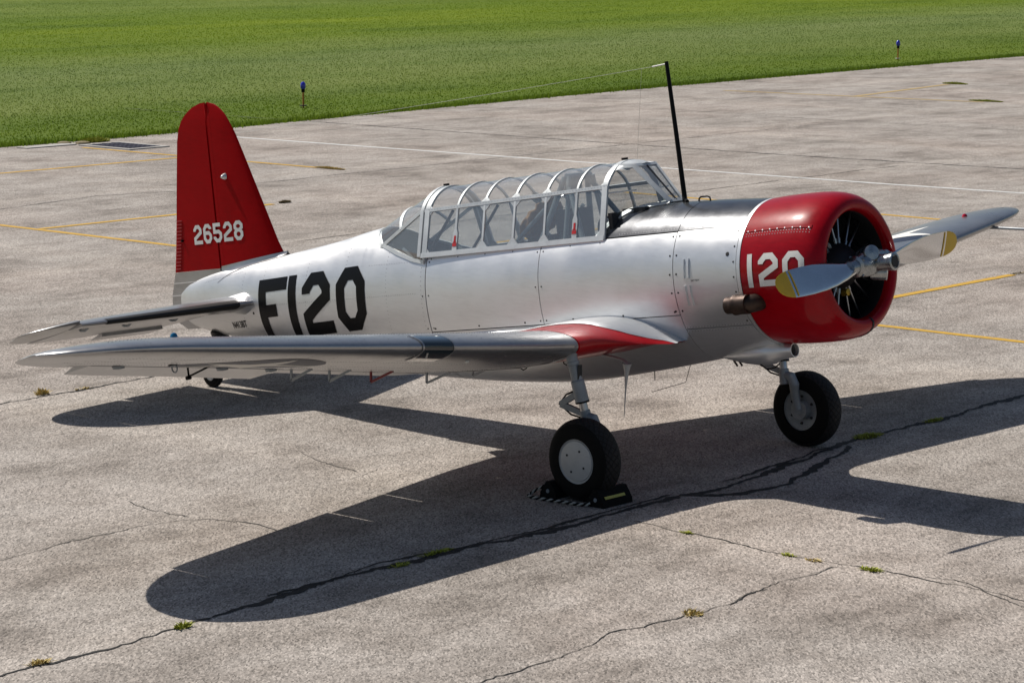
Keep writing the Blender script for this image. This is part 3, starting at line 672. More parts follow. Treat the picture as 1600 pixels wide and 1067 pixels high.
MB().tube(sag((-2.30, 0, 1.828), (-7.70, 0, 1.80), .015), .0016, 5).build('antenna_wire', wirem, plane)
MB().tube(sag((-2.42, 0, 1.825), (-2.62, .05, 1.07), .0, 4), .0012, 5).build('lead_in_wire', wirem, plane)
MB().tube([(-2.24, 0, -.73), (-2.32, 0, -.89), (-2.71, 0, -.96)], .003, 5).build('belly_antenna', blackp, plane)
MB().tube([(-2.65, 0, -.76), (-2.66, 0, -.86)], .004, 5).build('belly_drain', blackp, plane)

# ---- lettering as thin paint, wrapped on the skin
GL = {  # strokes on a 0..1 x 0..1 cell (centre lines)
 '0': [([(0, .22), (0, .78), (.28, 1), (.72, 1), (1, .78), (1, .22), (.72, 0), (.28, 0)], True)],
 '1': [([(.5, -.13), (.5, 1.13)], False)],
 '2': [([(0, .72), (0, .80), (.28, 1), (.72, 1), (1, .80), (1, .62), (.0, .26), (0, 0), (1.24, 0)], False)],
 '5': [([(1, 1), (0, 1), (0, .56), (.72, .56), (1, .42), (1, .2), (.72, 0), (.28, 0), (-.02, .2), (-.02, .26)], False)],
 '6': [([(1, .78), (1, .82), (.72, 1), (.28, 1), (0, .8), (0, .2), (.28, 0), (.72, 0), (1, .2), (1, .38), (.72, .55), (.12, .55)], False)],
 '8': [([(.28, .53), (0, .68), (0, .84), (.28, 1), (.72, 1), (1, .84), (1, .68), (.72, .53)], True), ([(.28, .53), (.72, .53), (1, .36), (1, .18), (.72, 0), (.28, 0), (0, .18), (0, .36)], True)],
 'F': [([(0, -.13), (0, 1), (1.14, 1)], False), ([(.17, .48), (.66, .48)], False)]}
def glyph(ch, mp, w, h, th, name, material, parent, lift=.0025):
    """mp(u, v, lift) maps metres on the skin to space"""
    V = []; F = []
    for si, (pl, closed) in enumerate(GL[ch]):
        P = [Vector((x*w, y*h)) for x, y in pl]; n = len(P); Lf = []; Rt = []
        for i in range(n):
            a = P[i-1] if (i > 0 or closed) else None; b = P[(i+1) % n] if (i < n-1 or closed) else None
            d1 = (P[i]-a).normalized() if a is not None else None; d2 = (b-P[i]).normalized() if b is not None else None
            d1 = d1 or d2; d2 = d2 or d1; n1 = Vector((-d1.y, d1.x)); n2 = Vector((-d2.y, d2.x)); nn = (n1+n2).normalized()
            k = th/2/max(.45, nn.dot(n1)); Lf.append(P[i]+nn*k); Rt.append(P[i]-nn*k)
        for i in range(n if closed else n-1):
            j = (i+1) % n; m_ = max(1, int((P[j]-P[i]).length/.03)); 
            for q in range(m_):
                a0_, a1_ = q/m_, (q+1)/m_; kk = 3
                for r in range(kk):
                    c0, c1 = r/kk, (r+1)/kk
                    qd = [Lf[i].lerp(Lf[j], a).lerp(Rt[i].lerp(Rt[j], a), c) for a, c in ((a0_, c0), (a1_, c0), (a1_, c1), (a0_, c1))]
                    b0 = len(V); V += [mp(p.x, p.y, lift+si*.0008) for p in qd]; F.append((b0, b0+1, b0+2, b0+3))
    return mesh(name, V, F, material, parent, A, True, 60)
def fmap(x0, z0, slope=.045):
    def f(u, v, l):
        x = x0+u; z = z0+v+slope*u; return side_y(x, z, l)
    return f
for ch, x0, w in (('F', -7.25, .35), ('1', -6.937, .35), ('2', -6.537, .31), ('0', -6.011, .30)):
    glyph(ch, fmap(x0, -.152+(x0+5.86)*.035, .035), w, .475, .122, 'fuselage_letter' if ch == 'F' else 'fuselage_number', blackp, plane, .0035)
for ch, x0, w in (('1', -1.075, .09), ('2', -.915, .15), ('0', -.67, .15)):
    def cm(u, v, l, x0=x0):
        ang = (.19-(-.065+v))/.615; x = x0+u; return cw(x, PI/2-math.asin(max(-1, min(1, (-.06+v)/.615))), l)
    glyph(ch, cm, w, .215, .05, 'cowling_number', whitep, cowl, .0035)

# ---- small stencils
def text_on(name, body, size, mp, material, parent, bold=0.0, sx=1.):
    c = bpy.data.curves.new(name, 'FONT'); c.body = body; c.size = size; c.offset = bold; c.resolution_u = 2
    t = bpy.data.objects.new('tmp', c); COL.objects.link(t); bpy.context.view_layer.update()
    me = bpy.data.meshes.new_from_object(t); bpy.data.objects.remove(t); bpy.data.curves.remove(c)
    V = [mp(v.co.x*sx, v.co.y, .003) for v in me.vertices]; F = [tuple(p.vertices) for p in me.polygons]; bpy.data.meshes.remove(me)
    return mesh(name, V, F, material, parent, A, False, None)
text_on('registration_text', 'N413BT', .095, lambda u, v, l: side_y(-7.86+u*.8, -.12+v+.03*u, l), blackp, plane, .0015)
text_on('stencil_text', 'BATTERY', .022, lambda u, v, l: side_y(-1.66+u, .00+v, l), blackp, plane)

# ---- wings
def LEx(y): 
    b = -2.18-.035*y
    if y > 5.3: s = min(1, (y-5.3)/1.05); b = -3.0+(b+3.0)*max(0, 1-s**2.3)**.5
    return b
def TEx(y):
    b = -4.56+.127*y
    if y > 5.2: s = min(1, (y-5.2)/1.15); b = -3.0+(b+3.0)*max(0, 1-s**2.2)**.5
    return b
def zle(y): return -.405+max(0, y-1.5)*.1195
def thick(y): return np.interp(y, [0, 1.5, 5.3, 6.0, 6.35], [.142, .140, .115, .105, .10])
def wpt(y, c, upper, off=0.):
    le, te = LEx(y), TEx(y); ch = le-te
    yt = 5*thick(y)*(.2969*math.sqrt(max(c, 0))-.126*c-.3516*c*c+.2843*c**3-.1036*c**4)
    cam = .022*(4*c*(1-c)); z0 = zle(y)-.035*max(0, (y-5.4)/.95)**2-(.125+.045*max(0, 1-y/4.2))*(ch/2.2)*c
    return (le-ch*c, y, z0+(cam+yt*(1 if upper else -1))*ch+(off if upper else -off))
def section(y, cend, n=22, off=0., pf=None):
    pf = pf or wpt
    cs = [cend*(1-math.cos(PI*.5*k/n))**1.0 for k in range(n+1)]
    return [pf(y, c, True, off) for c in cs[::-1]]+[pf(y, c, False, off) for c in cs[1:]]
def wing_body(name, stations, material, sgn, parent=plane, off=0., pf=None):
    V = []; 
    for y, ce in stations: V += [(x, sgn*yy_*(1 if sgn < 0 or y < 3 else 1-.014*(y-3)/3.3), z) for x, yy_, z in section(y, ce, 22, off, pf)]
    n = 45; m = len(stations); F = [(i*n+k, i*n+(k+1) % n, (i+1)*n+(k+1) % n, (i+1)*n+k) for i in range(m-1) for k in range(n)]
    F += [tuple(range(n)), tuple((m-1)*n+k for k in range(n))]
    return mesh(name, V, F, material, parent, A, True, 50)
def surface(name, y0, y1, ch0, ch1, droop, material, sgn, parent, ny=10):
    """movable trailing-edge surface hinged at chord fraction ch, drooped in degrees"""
    V = []; n = 14
    for k in range(ny+1):
        y = y0+(y1-y0)*k/ny; ch = ch0+(ch1-ch0)*k/ny; hx, _, hz = wpt(y, ch, False); hz += .01
        a = ch+.012; up_ = [wpt(y, 1-(1-a)*j/n, True) for j in range(n+1)]; lo = [wpt(y, a+(1-a)*j/n, False) for j in range(n+1)]
        mid = ((up_[-1][0]+lo[0][0])/2+.03, y, (up_[-1][2]+lo[0][2])/2)
        d = rad(droop); cd, sd_ = math.cos(d), math.sin(d)
        for x, yy_, z in up_+[mid]+lo:
            dx, dz = x-hx, z-hz; V.append((hx+dx*cd, sgn*yy_, hz+dz*cd+dx*sd_))
    n2 = 2*(n+1)+1; F = [(i*n2+k, i*n2+(k+1) % n2, (i+1)*n2+(k+1) % n2, (i+1)*n2+k) for i in range(ny) for k in range(n2)]
    F += [tuple(range(n2)), tuple(ny*n2+k for k in range(n2))]
    return mesh(name, V, F, material, parent, A, True, 40)
GY = [(.42, -1.93), (.56, -1.905), (.63, -1.98), (.71, -2.06), (.80, -2.12), (.92, -2.17), (1.05, -2.20), (1.25, LEx(1.25)+.002)]
def gpt(y, c, u_, off=.002):
    tipx = np.interp(y, [a for a, _ in GY], [b for _, b in GY]); bl = min(1, max(0, (1.2-y)/.6)); px, _, pz = wpt(y, c, u_, off); q_ = (1-min(c, .14)/.14)**1.3
    return (px+(tipx-LEx(y))*q_, y, pz+(-.505-pz)*q_**2*bl)
def gtop(y, x):
    a, b = 0., 1.
    for _ in range(30):
        m_ = (a+b)/2
        if gpt(y, m_, True)[0] > x: a = m_
        else: b = m_
    return gpt(y, a, True)[2]
for sg in (-1, 1):
    wing_body('wing_center_section', [(y, .80) for y in (.30, .42, .50, .56, .61, .66, .73, .80, .87, .95, 1.03, 1.12, 1.25, 1.34, 1.425)], redw, sg, plane, 0., gpt)
    st = [(1.435, .80)]+[(y, .80) for y in lin(1.8, 3.28, 5)]+[(3.335, .80), (3.336, .76)]+[(y, .76) for y in lin(3.6, 5.42, 7)]+[(5.436, .76), (5.44, 1.0)]
    st += [(y, 1.0) for y in (5.55, 5.7, 5.85, 6.0, 6.1, 6.2, 6.27, 6.32, 6.345)]
    w_ = wing_body('outer_wing', st, silver_w, sg)
    surface('flap', .72, 2.54, .812, .812, 1.5, silver_w, sg, plane); surface('flap', 2.555, 3.33, .812, .812, 1.5, silver_w, sg, plane)
    ai = surface('aileron', 3.345, 5.431, .772, .772, 9, silver_w, sg, plane)
    # joint strip and leading-edge seams
    rv = MB()
    for y in (1.46,): 
        P_ = [Vector(wpt(y, c, True, .0015)) for c in (.7, .5, .3, .15, .06, .02, .004)]+[Vector(wpt(y, c, False, .0015)) for c in (.0, .01, .05, .15, .3, .5, .7)]
        m = MB(); m.strip([(p.x, sg*p.y, p.z) for p in P_], .035, .003, [Vector((0, 0, 1))]*6+[Vector((1, 0, 0))]*3+[Vector((0, 0, -1))]*5); m.build('joint_strip', silver_w, w_)
    for yv in lin(1.6, 5.9, 143):
        for c, u_ in ((.18, True), (.42, True), (.18, False), (.42, False), (.62, False)):
            p = wpt(yv, c, u_); disc(rv, (p[0], sg*p[1], p[2]), (0, 0, 1 if u_ else -1), .0055, .0028 if u_ else .002, 5)
    for yv in lin(1.7, 5.7, 16):
        for c in lin(.04, .72, 26):
            for u_ in (True, False):
                p = wpt(yv, c, u_); disc(rv, (p[0], sg*p[1], p[2]), (0, 0, 1 if u_ else -1), .0045, .0016, 5)
    tag(rv.build('wing_rivets', rivm, w_), None, None, None, 'stuff')
    # root fillet
    V = []; X = [k/34 for k in range(35)]; X = [v**1.5 for v in X]; nq = 10
    for s in X:
        x = -1.902-2.75*s
        ymax = np.interp(-x, [1.90, 1.98, 2.06, 2.12, 2.17, 2.205, 2.5], [.562, .625, .705, .795, .915, 1.07, 2.])
        wv = min(np.interp(-x, [1.902, 2.0, 2.15, 2.38, 3.0, 4.4, 4.66], [.01, .045, .17, .42, .43, .24, .10]), ymax-.555)
        seam_z = np.interp(-x, [1.902, 1.95, 2.05, 2.2, 2.42, 4.3, 4.66], [-.504, -.490, -.440, -.370, -.292, -.290, -.42])
        for k in range(nq+1):
            t = k/nq; y0_ = abs(side_y(x, seam_z)[1])-.008; y = y0_+(wv+.555-y0_)*t; zt_ = gtop(max(y, .43), x)+(.010 if k < nq else .003)
            fz = zt_+max(0, seam_z-zt_)*(1-t)**2.3
            V.append((x, sg*y, fz))
    F = [(i*(nq+1)+k, i*(nq+1)+k+1, (i+1)*(nq+1)+k+1, (i+1)*(nq+1)+k) for i in range(34) for k in range(nq)]
    mesh('root_fillet', V, F, silver, plane)
    # flap hangers
    for j, y in enumerate((.82, 1.47, 2.2, 2.72, 3.18)):
        c0 = .70; p1 = Vector(wpt(y, .68, False)); p2 = Vector(wpt(y, .81, False)); v_ = Vector((p2.x-.015, y, p2.z-.085)); f3 = lambda p: Vector((p.x, sg*p.y, p.z))
        m = MB(); m.strip([f3(p1), f3(v_)], .020, .012, Vector((0, 1, 0))); m.strip([f3(p2)+Vector((0, 0, .01)), f3(v_)], .020, .012, Vector((0, 1, 0)))
        m.build('flap_hanger', hangred if (j == 2 and sg < 0) else greyp, plane)
    # aileron hinge pockets, mass balance arm
    for y in (4.05, 3.5, 5.15):
        p = wpt(y, .765, False); m = MB(); m.lathe([(0, 0), (0, .05), (.02, .045), (.028, .0)], (p[0], sg*y, p[2]), (0, 0, -1), 12); m.build('hinge_bracket', greyp, plane)
    p = wpt(4.38, .70, False); m = MB(); m.tube([(p[0]+.1, sg*4.38, p[2]), (p[0]-.12, sg*4.38, p[2]-.06), (p[0]-.17, sg*4.38, p[2]-.07)], .008, 8); m.tube([(p[0]-.16, sg*4.38, p[2]), (p[0]-.16, sg*4.38, p[2]-.085)], .008, 8)
    m.lathe([(-.02, 0), (-.02, .016), (.02, .016), (.02, 0)], (p[0]-.165, sg*4.38, p[2]-.08), (0, 1, 0), 8); m.build('balance_arm', blackp, plane)
    # tie-down ring over a dark disc standing in for the shade of its hole
    p = wpt(4.92, .52, False); m = MB(); m.lathe([(0, 0), (0, .045), (.004, .045), (.006, .0)], (p[0], sg*4.92, p[2]+.001), (0, 0, -1), 16); pk = m.build('tie_down_hole_shade', darkin, plane)
    m = MB(); m.tube([(p[0]+.03*math.cos(a), sg*4.92, p[2]-.03+.03*math.sin(a)) for a in lin(0, 2*PI, 12)], .006, 6, False); m.build('tie_down_ring', greyp, pk)
    # navigation lamp
    p = wpt(5.25, .25, True); m = MB(); m.lathe([(0, .03), (.015, .028), (.03, .018), (.036, 0)], (p[0], sg*5.25, p[2]), (0, 0, 1), 14); m.build('navigation_light', tealnav if sg < 0 else rednav, plane)
    m = MB(); p = wpt(2.48, .12, False); m.lathe([(-.002, .02), (.012, .016), (.018, 0)], (p[0], sg*2.48, p[2]), (.3, 0, -1), 12); m.build('lower_lamp', whitep, plane)
    # landing light window in the leading edge
    V = []; ys = lin(2.84, 3.16, 8); cs = [(.085, True), (.05, True), (.025, True), (.01, True), (.002, True), (0, False), (.004, False), (.015, False), (.04, False), (.08, False), (.12, False)]
    for i, y in enumerate(ys):
        for c, u_ in cs: 
            x, _, z = wpt(y, c, u_, .0); V.append((x+.004, sg*y, z+(.004 if u_ else -.004)))
    nc = len(cs); F = [(i*nc+k, i*nc+k+1, (i+1)*nc+k+1, (i+1)*nc+k) for i in range(8) for k in range(nc-1)]
    win = mesh('landing_light_window', V, F, mat('landing_light_glass', (.012, .02, .024), .06, 0., Coat_Weight=1.0), w_)
    for yb in (2.835, 3.165):
        m = MB(); m.strip([(lambda q_: (q_[0]+.006, sg*yb, q_[2]+(.004 if u_ else -.004)))(wpt(yb, c, u_)) for c, u_ in cs], .018, .003, [Vector((.3, 0, 1))]*4+[Vector((1, 0, 0))]*2+[Vector((.3, 0, -1))]*5); m.build('window_frame', silver_w, win)
    m = MB(); p = wpt(3.1, .012, False); m.strip([(p[0]+.012, sg*3.135, p[2]+.03), (p[0]+.012, sg*3.085, p[2]+.03)], .018, .004, Vector((1, 0, .2))); m.strip([(p[0]+.010, sg*3.09, p[2]+.03), (p[0]-.03, sg*3.10, p[2]-.05)], .018, .004, Vector((1, 0, -.2))); m.build('lamp_bracket', hubmat, win)
# star roundels: starboard underside, port upper side
starw = mat('insignia_white', (.80, .79, .75), .95, 0., Specular_IOR_Level=.1)
def insignia(yc, xc, R, upper, sg):
    y0 = yc
    def pt(u, v, l):
        y = yc+u; x = xc+v; c = (LEx(y)-x)/(LEx(y)-TEx(y)); p = wpt(y, c, upper, l); return (p[0], sg*p[1], p[2])
    V = []; F = []; nr, na = 8, 48
    for i in range(nr+1):
        for k in range(na): a = 2*PI*k/na; V.append(pt(R*(.001+i/nr)*math.cos(a), R*(.001+i/nr)*math.sin(a), .0025))
    F = [(i*na+k, i*na+(k+1) % na, (i+1)*na+(k+1) % na, (i+1)*na+k) for i in range(nr) for k in range(na)]
    d = mesh('insignia_disc', V, F, insblue, plane)
    V = []; F = []
    for k in range(10):
        r0 = R*.97 if k % 2 == 0 else R*.97*.382; r1 = R*.97 if k % 2 else R*.97*.382; a = 2*PI*k/10+PI/2; b = a+2*PI/10
        P0 = (r0*math.cos(a), r0*math.sin(a)); P1 = (r1*math.cos(b), r1*math.sin(b)); n = 6; b0 = len(V)
        for i in range(n+1):
            for j in range(i+1):
                t = i/n; w = j/i if i else 0; V.append(pt((P0[0]*(1-w)+P1[0]*w)*t, (P0[1]*(1-w)+P1[1]*w)*t, .0042))
        ix = lambda i, j: b0+i*(i+1)//2+j
        for i in range(n):
            for j in range(i+1):
                F.append((ix(i, j), ix(i+1, j), ix(i+1, j+1)))
                if j < i: F.append((ix(i, j), ix(i+1, j+1), ix(i, j+1)))
    mesh('insignia_star', V, F, starw, d)
insignia(4.25, -3.12, .60, False, -1); insignia(4.3, -3.05, .55, True, 1)
# pitot tube under the port wing
MB().tube([(-2.62, 5.22, .03), (-2.50, 5.22, .015), (-2.35, 5.22, -.005), (-1.55, 5.22, -.10)], [.03, .02, .014, .012], 10).build('pitot_tube', greyp, plane)

# ---- tail
def lens_loop(le, te, th, n=12):
    """symmetric section between two points in one plane: returns thickness profile (c, t)"""
    return [(c, 5*th*(.2969*math.sqrt(c)-.126*c-.3516*c*c+.2843*c**3-.1036*c**4)) for c in [.5*(1-math.cos(PI*k/n)) for k in range(n+1)]]
def fin_part(name, prof, th0, material, rng, parent=plane, capz=None):
    """prof: (z, x lead, x trail) from bottom to top; rng: chord part kept of a full section lead0..trail0"""
    V = []; n = 10
    for z, xl, xt, XL, XT, th in prof:
        ch = XL-XT; a = (XL-xl)/ch; b = (XL-xt)/ch
        cs = [a+(b-a)*(.5*(1-math.cos(PI*k/n)) if a < .01 else k/n) for k in range(n+1)]
        hh = [5*th*(.2969*math.sqrt(max(c, 0))-.126*c-.3516*c*c+.2843*c**3-.1036*c**4)*ch for c in cs]
        V += [(XL-c*ch, h, z) for c, h in zip(cs, hh)]+[(XL-c*ch, -h, z) for c, h in list(zip(cs, hh))[::-1]]
    n2 = 2*(n+1); m = len(prof); F = [(i*n2+k, i*n2+(k+1) % n2, (i+1)*n2+(k+1) % n2, (i+1)*n2+k) for i in range(m-1) for k in range(n2)]
    F += [tuple(range(n2)), tuple((m-1)*n2+k for k in range(n2))]
    return mesh(name, V, F, material, parent, A, True, 45)
def finX(z):    # leading edge
    return np.interp(z, [.40, .565, 1.0, 1.593, 1.84, 2.0, 2.07, 2.12, 2.15, 2.157], [-7.08, -7.195, -7.365, -7.60, -7.70, -7.80, -7.865, -7.945, -8.05, -8.10])
def rudX(z):    # trailing edge
    return np.interp(z, [-.12, -.02, .05, .25, .505, .9, 1.4, 1.867, 1.98, 2.07, 2.12, 2.15, 2.157], [-8.72, -8.90, -8.965, -8.94, -8.84, -8.755, -8.66, -8.565, -8.505, -8.40, -8.29, -8.17, -8.10])
def fth(z): return np.interp(z, [.4, 1.5, 2.0, 2.157], [.085, .075, .06, .03])
HX = -8.075
zs_f = [.40, .485, .4851, .7, 1.0, 1.3, 1.6, 1.8, 1.92, 2.0, 2.05, 2.09, 2.12, 2.14, 2.15]
row = lambda z, a, b: (z, a, b, finX(max(z, .565)) if z > .3 else -7.4, rudX(z), fth(z))
fin_lo = fin_part('fin_base', [row(z, finX(z), HX+.012) for z in (.40, .45, .482)], 0, silver, None)
fin_up = fin_part('fin', [row(z, finX(z), HX+.012) for z in zs_f[2:]], 0, redfin, None)
rud_lo = fin_part('rudder_base', [row(z, HX-.012 if z > .2 else HX-.35, rudX(z)) for z in (-.10, -.02, .05, .12, .199, .25, .35, .42, .482)], 0, silver_w, None)
rud = fin_part('rudder', [row(z, HX-.012, rudX(z)) for z in zs_f[2:]], 0, redfin, None)
MB().tube([(HX, 0, z) for z in lin(.40, 2.14, 8)], .022, 8).build('rudder_hinge_line', redfin, plane)
def fin_y(x, z):
    XL, XT = finX(max(z, .565)), rudX(z); c = (XL-x)/(XL-XT); th = fth(z); return 5*th*(.2969*math.sqrt(c)-.126*c-.3516*c*c+.2843*c**3-.1036*c**4)*(XL-XT)
fmat = lambda x, z, s_, l: (x, -s_*(fin_y(x, z)+l), z)
for k, ch in enumerate('26528'):
    glyph(ch, lambda u, v, l, k=k: fmat(-8.44+k*.162+u, .765+v+.0*u, 1, l), .098, .158, .037, 'fin_number', whitep, fin_up if k > 1 else rud, .0035)
redrib = mat('red_rib_highlight', (.42, .03, .04), .4)  # lighter red paints in the light the corrugations catch
for k in range(15):     # rudder trailing edge ribs
    z = .52+k*.030*1.15; m = MB(); m.strip([fmat(x, z, 1, .002) for x in (rudX(z)+.012, rudX(z)+.10)], .010, .014, Vector((0, -1, 0))); m.build('trim_rib', redrib, rud)
for z, xa_ in ((.375, -8.58), (.25, -8.66)):
    m = MB(); m.strip([fmat(x, z, 1, .003) for x in lin(rudX(z)+.01, xa_+.25, 4)], .010, .007, Vector((0, -1, 0))); m.build('rudder_stiffener', silver, rud_lo)
m = MB(); m.lathe([(0, 0), (0, .035), (.02, .03), (.045, .014), (.05, 0)], fmat(-7.87, 1.39, 1, -.005), (-.3, -1, 0), 14); m.build('fin_position_lamp', clearbulb, fin_up)
m = MB(); m.lathe([(0, 0), (0, .014), (.02, .012), (.02, 0)], fmat(-8.66, .80, 1, 0), (0, -1, 0), 10); m.build('trim_actuator', blackp, rud)
rv = MB()
for z in lin(.55, 2.1, 50): disc(rv, fmat(-8.02, z, 1, 0), (0, -1, 0), .004, .002, 5)
for x in lin(-7.35, -8.02, 22): disc(rv, fmat(x, .53, 1, 0), (0, -1, 0), .004, .002, 5)
tag(rv.build('fin_rivets', redfin, fin_up), None, None, None, 'stuff')
for sg in (-1, 1):
    V = []; nx = 20
    for i in range(nx+1):
        x = -7.13-.93*i/nx; zl = .555-.085*i/nx; xx = min(x, finX(.565)-.004); fy = fin_y(xx, .565) if x < finX(.565)-.004 else .002
        pb = fus(x, t_of_y(x, min(.05+.09*i/nx, abs(side_y(x, crv(x)[3])[1])*.8)), .003); zt_ = max(zl+.035, pb[2]+.01)
        V += [(x, sg*(fy+.003), zt_), (x, sg*(fy+.008), zt_*.6+pb[2]*.4), (x, sg*(fy*.4+abs(pb[1])*.6), zt_*.15+pb[2]*.85), (x, sg*abs(pb[1]), pb[2])]
    mesh('fin_fairing', V, [(i*4+k, i*4+k+1, (i+1)*4+k+1, (i+1)*4+k) for i in range(nx) for k in range(3)], silver_w, plane)
# dorsal/tail fairing between stab and fuselage
SZ = .125
def sLE(y): 
    b = -7.30-.345*y
    if y > 1.75: s = min(1, (y-1.75)/.615); b = -8.50+(b+8.50)*max(0, 1-s**2.7)**.5
    return b
def sTE(y):
    b = -9.10+.10*y
    if y > 1.75: s = min(1, (y-1.75)/.615); b = -8.50+(b+8.50)*max(0, 1-s**2.7)**.5
    return b
def spt(y, c, up_, off=0):
    le, te = sLE(y), sTE(y); ch = le-te; th = np.interp(y, [0, 1.8, 2.335], [.095, .085, .06])
    h = 5*th*(.2969*math.sqrt(max(c, 0))-.126*c-.3516*c*c+.2843*c**3-.1036*c**4)*ch
    return (le-ch*c, y, SZ-.02*c+(h+off if up_ else -h-off))
def hc(y):      # hinge chord fraction of the elevator (straight hinge at x = -8.22)
    return min(.97, (sLE(y)+8.20)/(sLE(y)-sTE(y)))
def stab_loop(y, a, b, n=14):
    cs = [a+(b-a)*(1-math.cos(PI*.5*k/n)) if a == 0 else a+(b-a)*k/n for k in range(n+1)]
    return [spt(y, c, True) for c in cs[::-1]]+[spt(y, c, False) for c in cs[1:]]
for sg in (-1, 1):
    V = []; ys = [.0, .2, .5, .9, 1.3, 1.7, 1.85, 1.95]; n = 29
    for y in ys: V += [(x, sg*yy_, z) for x, yy_, z in stab_loop(y, 0, hc(y)-.008)]
    m = len(ys); F = [(i*n+k, i*n+(k+1) % n, (i+1)*n+(k+1) % n, (i+1)*n+k) for i in range(m-1) for k in range(n)]+[tuple(range(n)), tuple((m-1)*n+k for k in range(n))]
    stb = mesh('stabilizer', V, F, silver_w, plane, A, True, 50)
    # elevator with horn balance at the tip, slightly drooped
    def elev(y0, y1, name, droop, a_fn, parent=plane, b_fn=lambda y: 1., cut=None):
        V = []; ny = 14; n = 12; ys_ = lin(y0, y1, ny)
        for y in ys_:
            a = a_fn(y); b_ = b_fn(y)
            cs = [a+(b_-a)*k/n if a > 0.01 else a+(b_-a)*(1-math.cos(PI*.5*k/n)) for k in range(n+1)]
            lp_ = [spt(y, c, True) for c in cs[::-1]]+[spt(y, c, False) for c in cs[(0 if a > .01 else 1):]]
            if a <= .01: lp_ = lp_[:n+1]+[lp_[n]]+lp_[n+1:]
            d = rad(droop)
            for x, yy_, z in lp_:
                dx, dz = x+8.20, z-SZ; V.append((-8.20+dx*math.cos(d), sg*yy_, SZ+dz+dx*math.sin(d)))
        n2 = 2*n+2; F = [(i*n2+k, i*n2+(k+1) % n2, (i+1)*n2+(k+1) % n2, (i+1)*n2+k) for i in range(ny) for k in range(n2)]+[tuple(range(n2)), tuple(ny*n2+k for k in range(n2))]
        return mesh(name, V, F, silver_w, parent, A, True, 50)
    el = elev(.16, 1.957, 'elevator', 10.5, lambda y: hc(y)+.008, b_fn=lambda y: 1. if y > 1.12 or y < .30 else .83)
    elev(1.962, 2.362, 'elevator', 9.5, lambda y: 0.)
    elev(.31, 1.11, 'trim_tab', 13.5, lambda y: .84, el)
    # black boot on the leading edge
    V = []; ys = lin(.42, 1.72, 12); cs = [(.05, True), (.03, True), (.015, True), (.004, True), (0, False), (.006, False), (.02, False), (.045, False)]
    for y in ys: V += [(p[0]+.003, sg*p[1], p[2]) for p in [spt(y, c, u_, .003) for c, u_ in cs]]
    nc = len(cs); F = [(i*nc+k, i*nc+k+1, (i+1)*nc+k+1, (i+1)*nc+k) for i in range(12) for k in range(nc-1)]
    mesh('leading_edge_boot', V, F, blackrub, stb)
    for y in (.65, 1.25, 1.78):
        p = spt(y, hc(y), False); m = MB(); m.tube([(p[0]+.075, sg*y, p[2]+.005), (p[0]+.03, sg*y, p[2]-.018), (p[0]-.03, sg*y, p[2]-.018), (p[0]-.075, sg*y, p[2]+.005)], .012, 8); m.build('elevator_hinge', greyp, plane)
    # fillet blending the stabilizer root into the fuselage
    V = []; nx, nk = 16, 18
    for i in range(nx+1):
        s = i/nx; x = -7.40-.85*s
        zt, zb, hw, zc, p_ = crv(x); base = fus(x, t_of_z(x, SZ))[1]
        bul = .09*math.sin(PI*min(1, s*1.25+.0))**.6 if s < .8 else .09*max(0, (1-s)/.2)*.7
        yo = abs(base)+.005+.13*min(1, s*6)**.5*(1-.5*s); hz = .005+.085*min(1, s*5)**.5*(1-.75*s)
        for k in range(nk+1):
            a = PI*(k/nk)-PI/2; yy_ = abs(base)-.03+(yo-abs(base)+.03)*abs(math.cos(a))**.9; V.append((x, sg*yy_, SZ-.01*s+hz*math.sin(a)*(1.5-.5*abs(math.cos(a)))))
    F = [(i*(nk+1)+k, i*(nk+1)+k+1, (i+1)*(nk+1)+k+1, (i+1)*(nk+1)+k) for i in range(nx) for k in range(nk)]+[tuple(range(nk+1))]
    mesh('stabilizer_fillet', V, F, silver, plane)

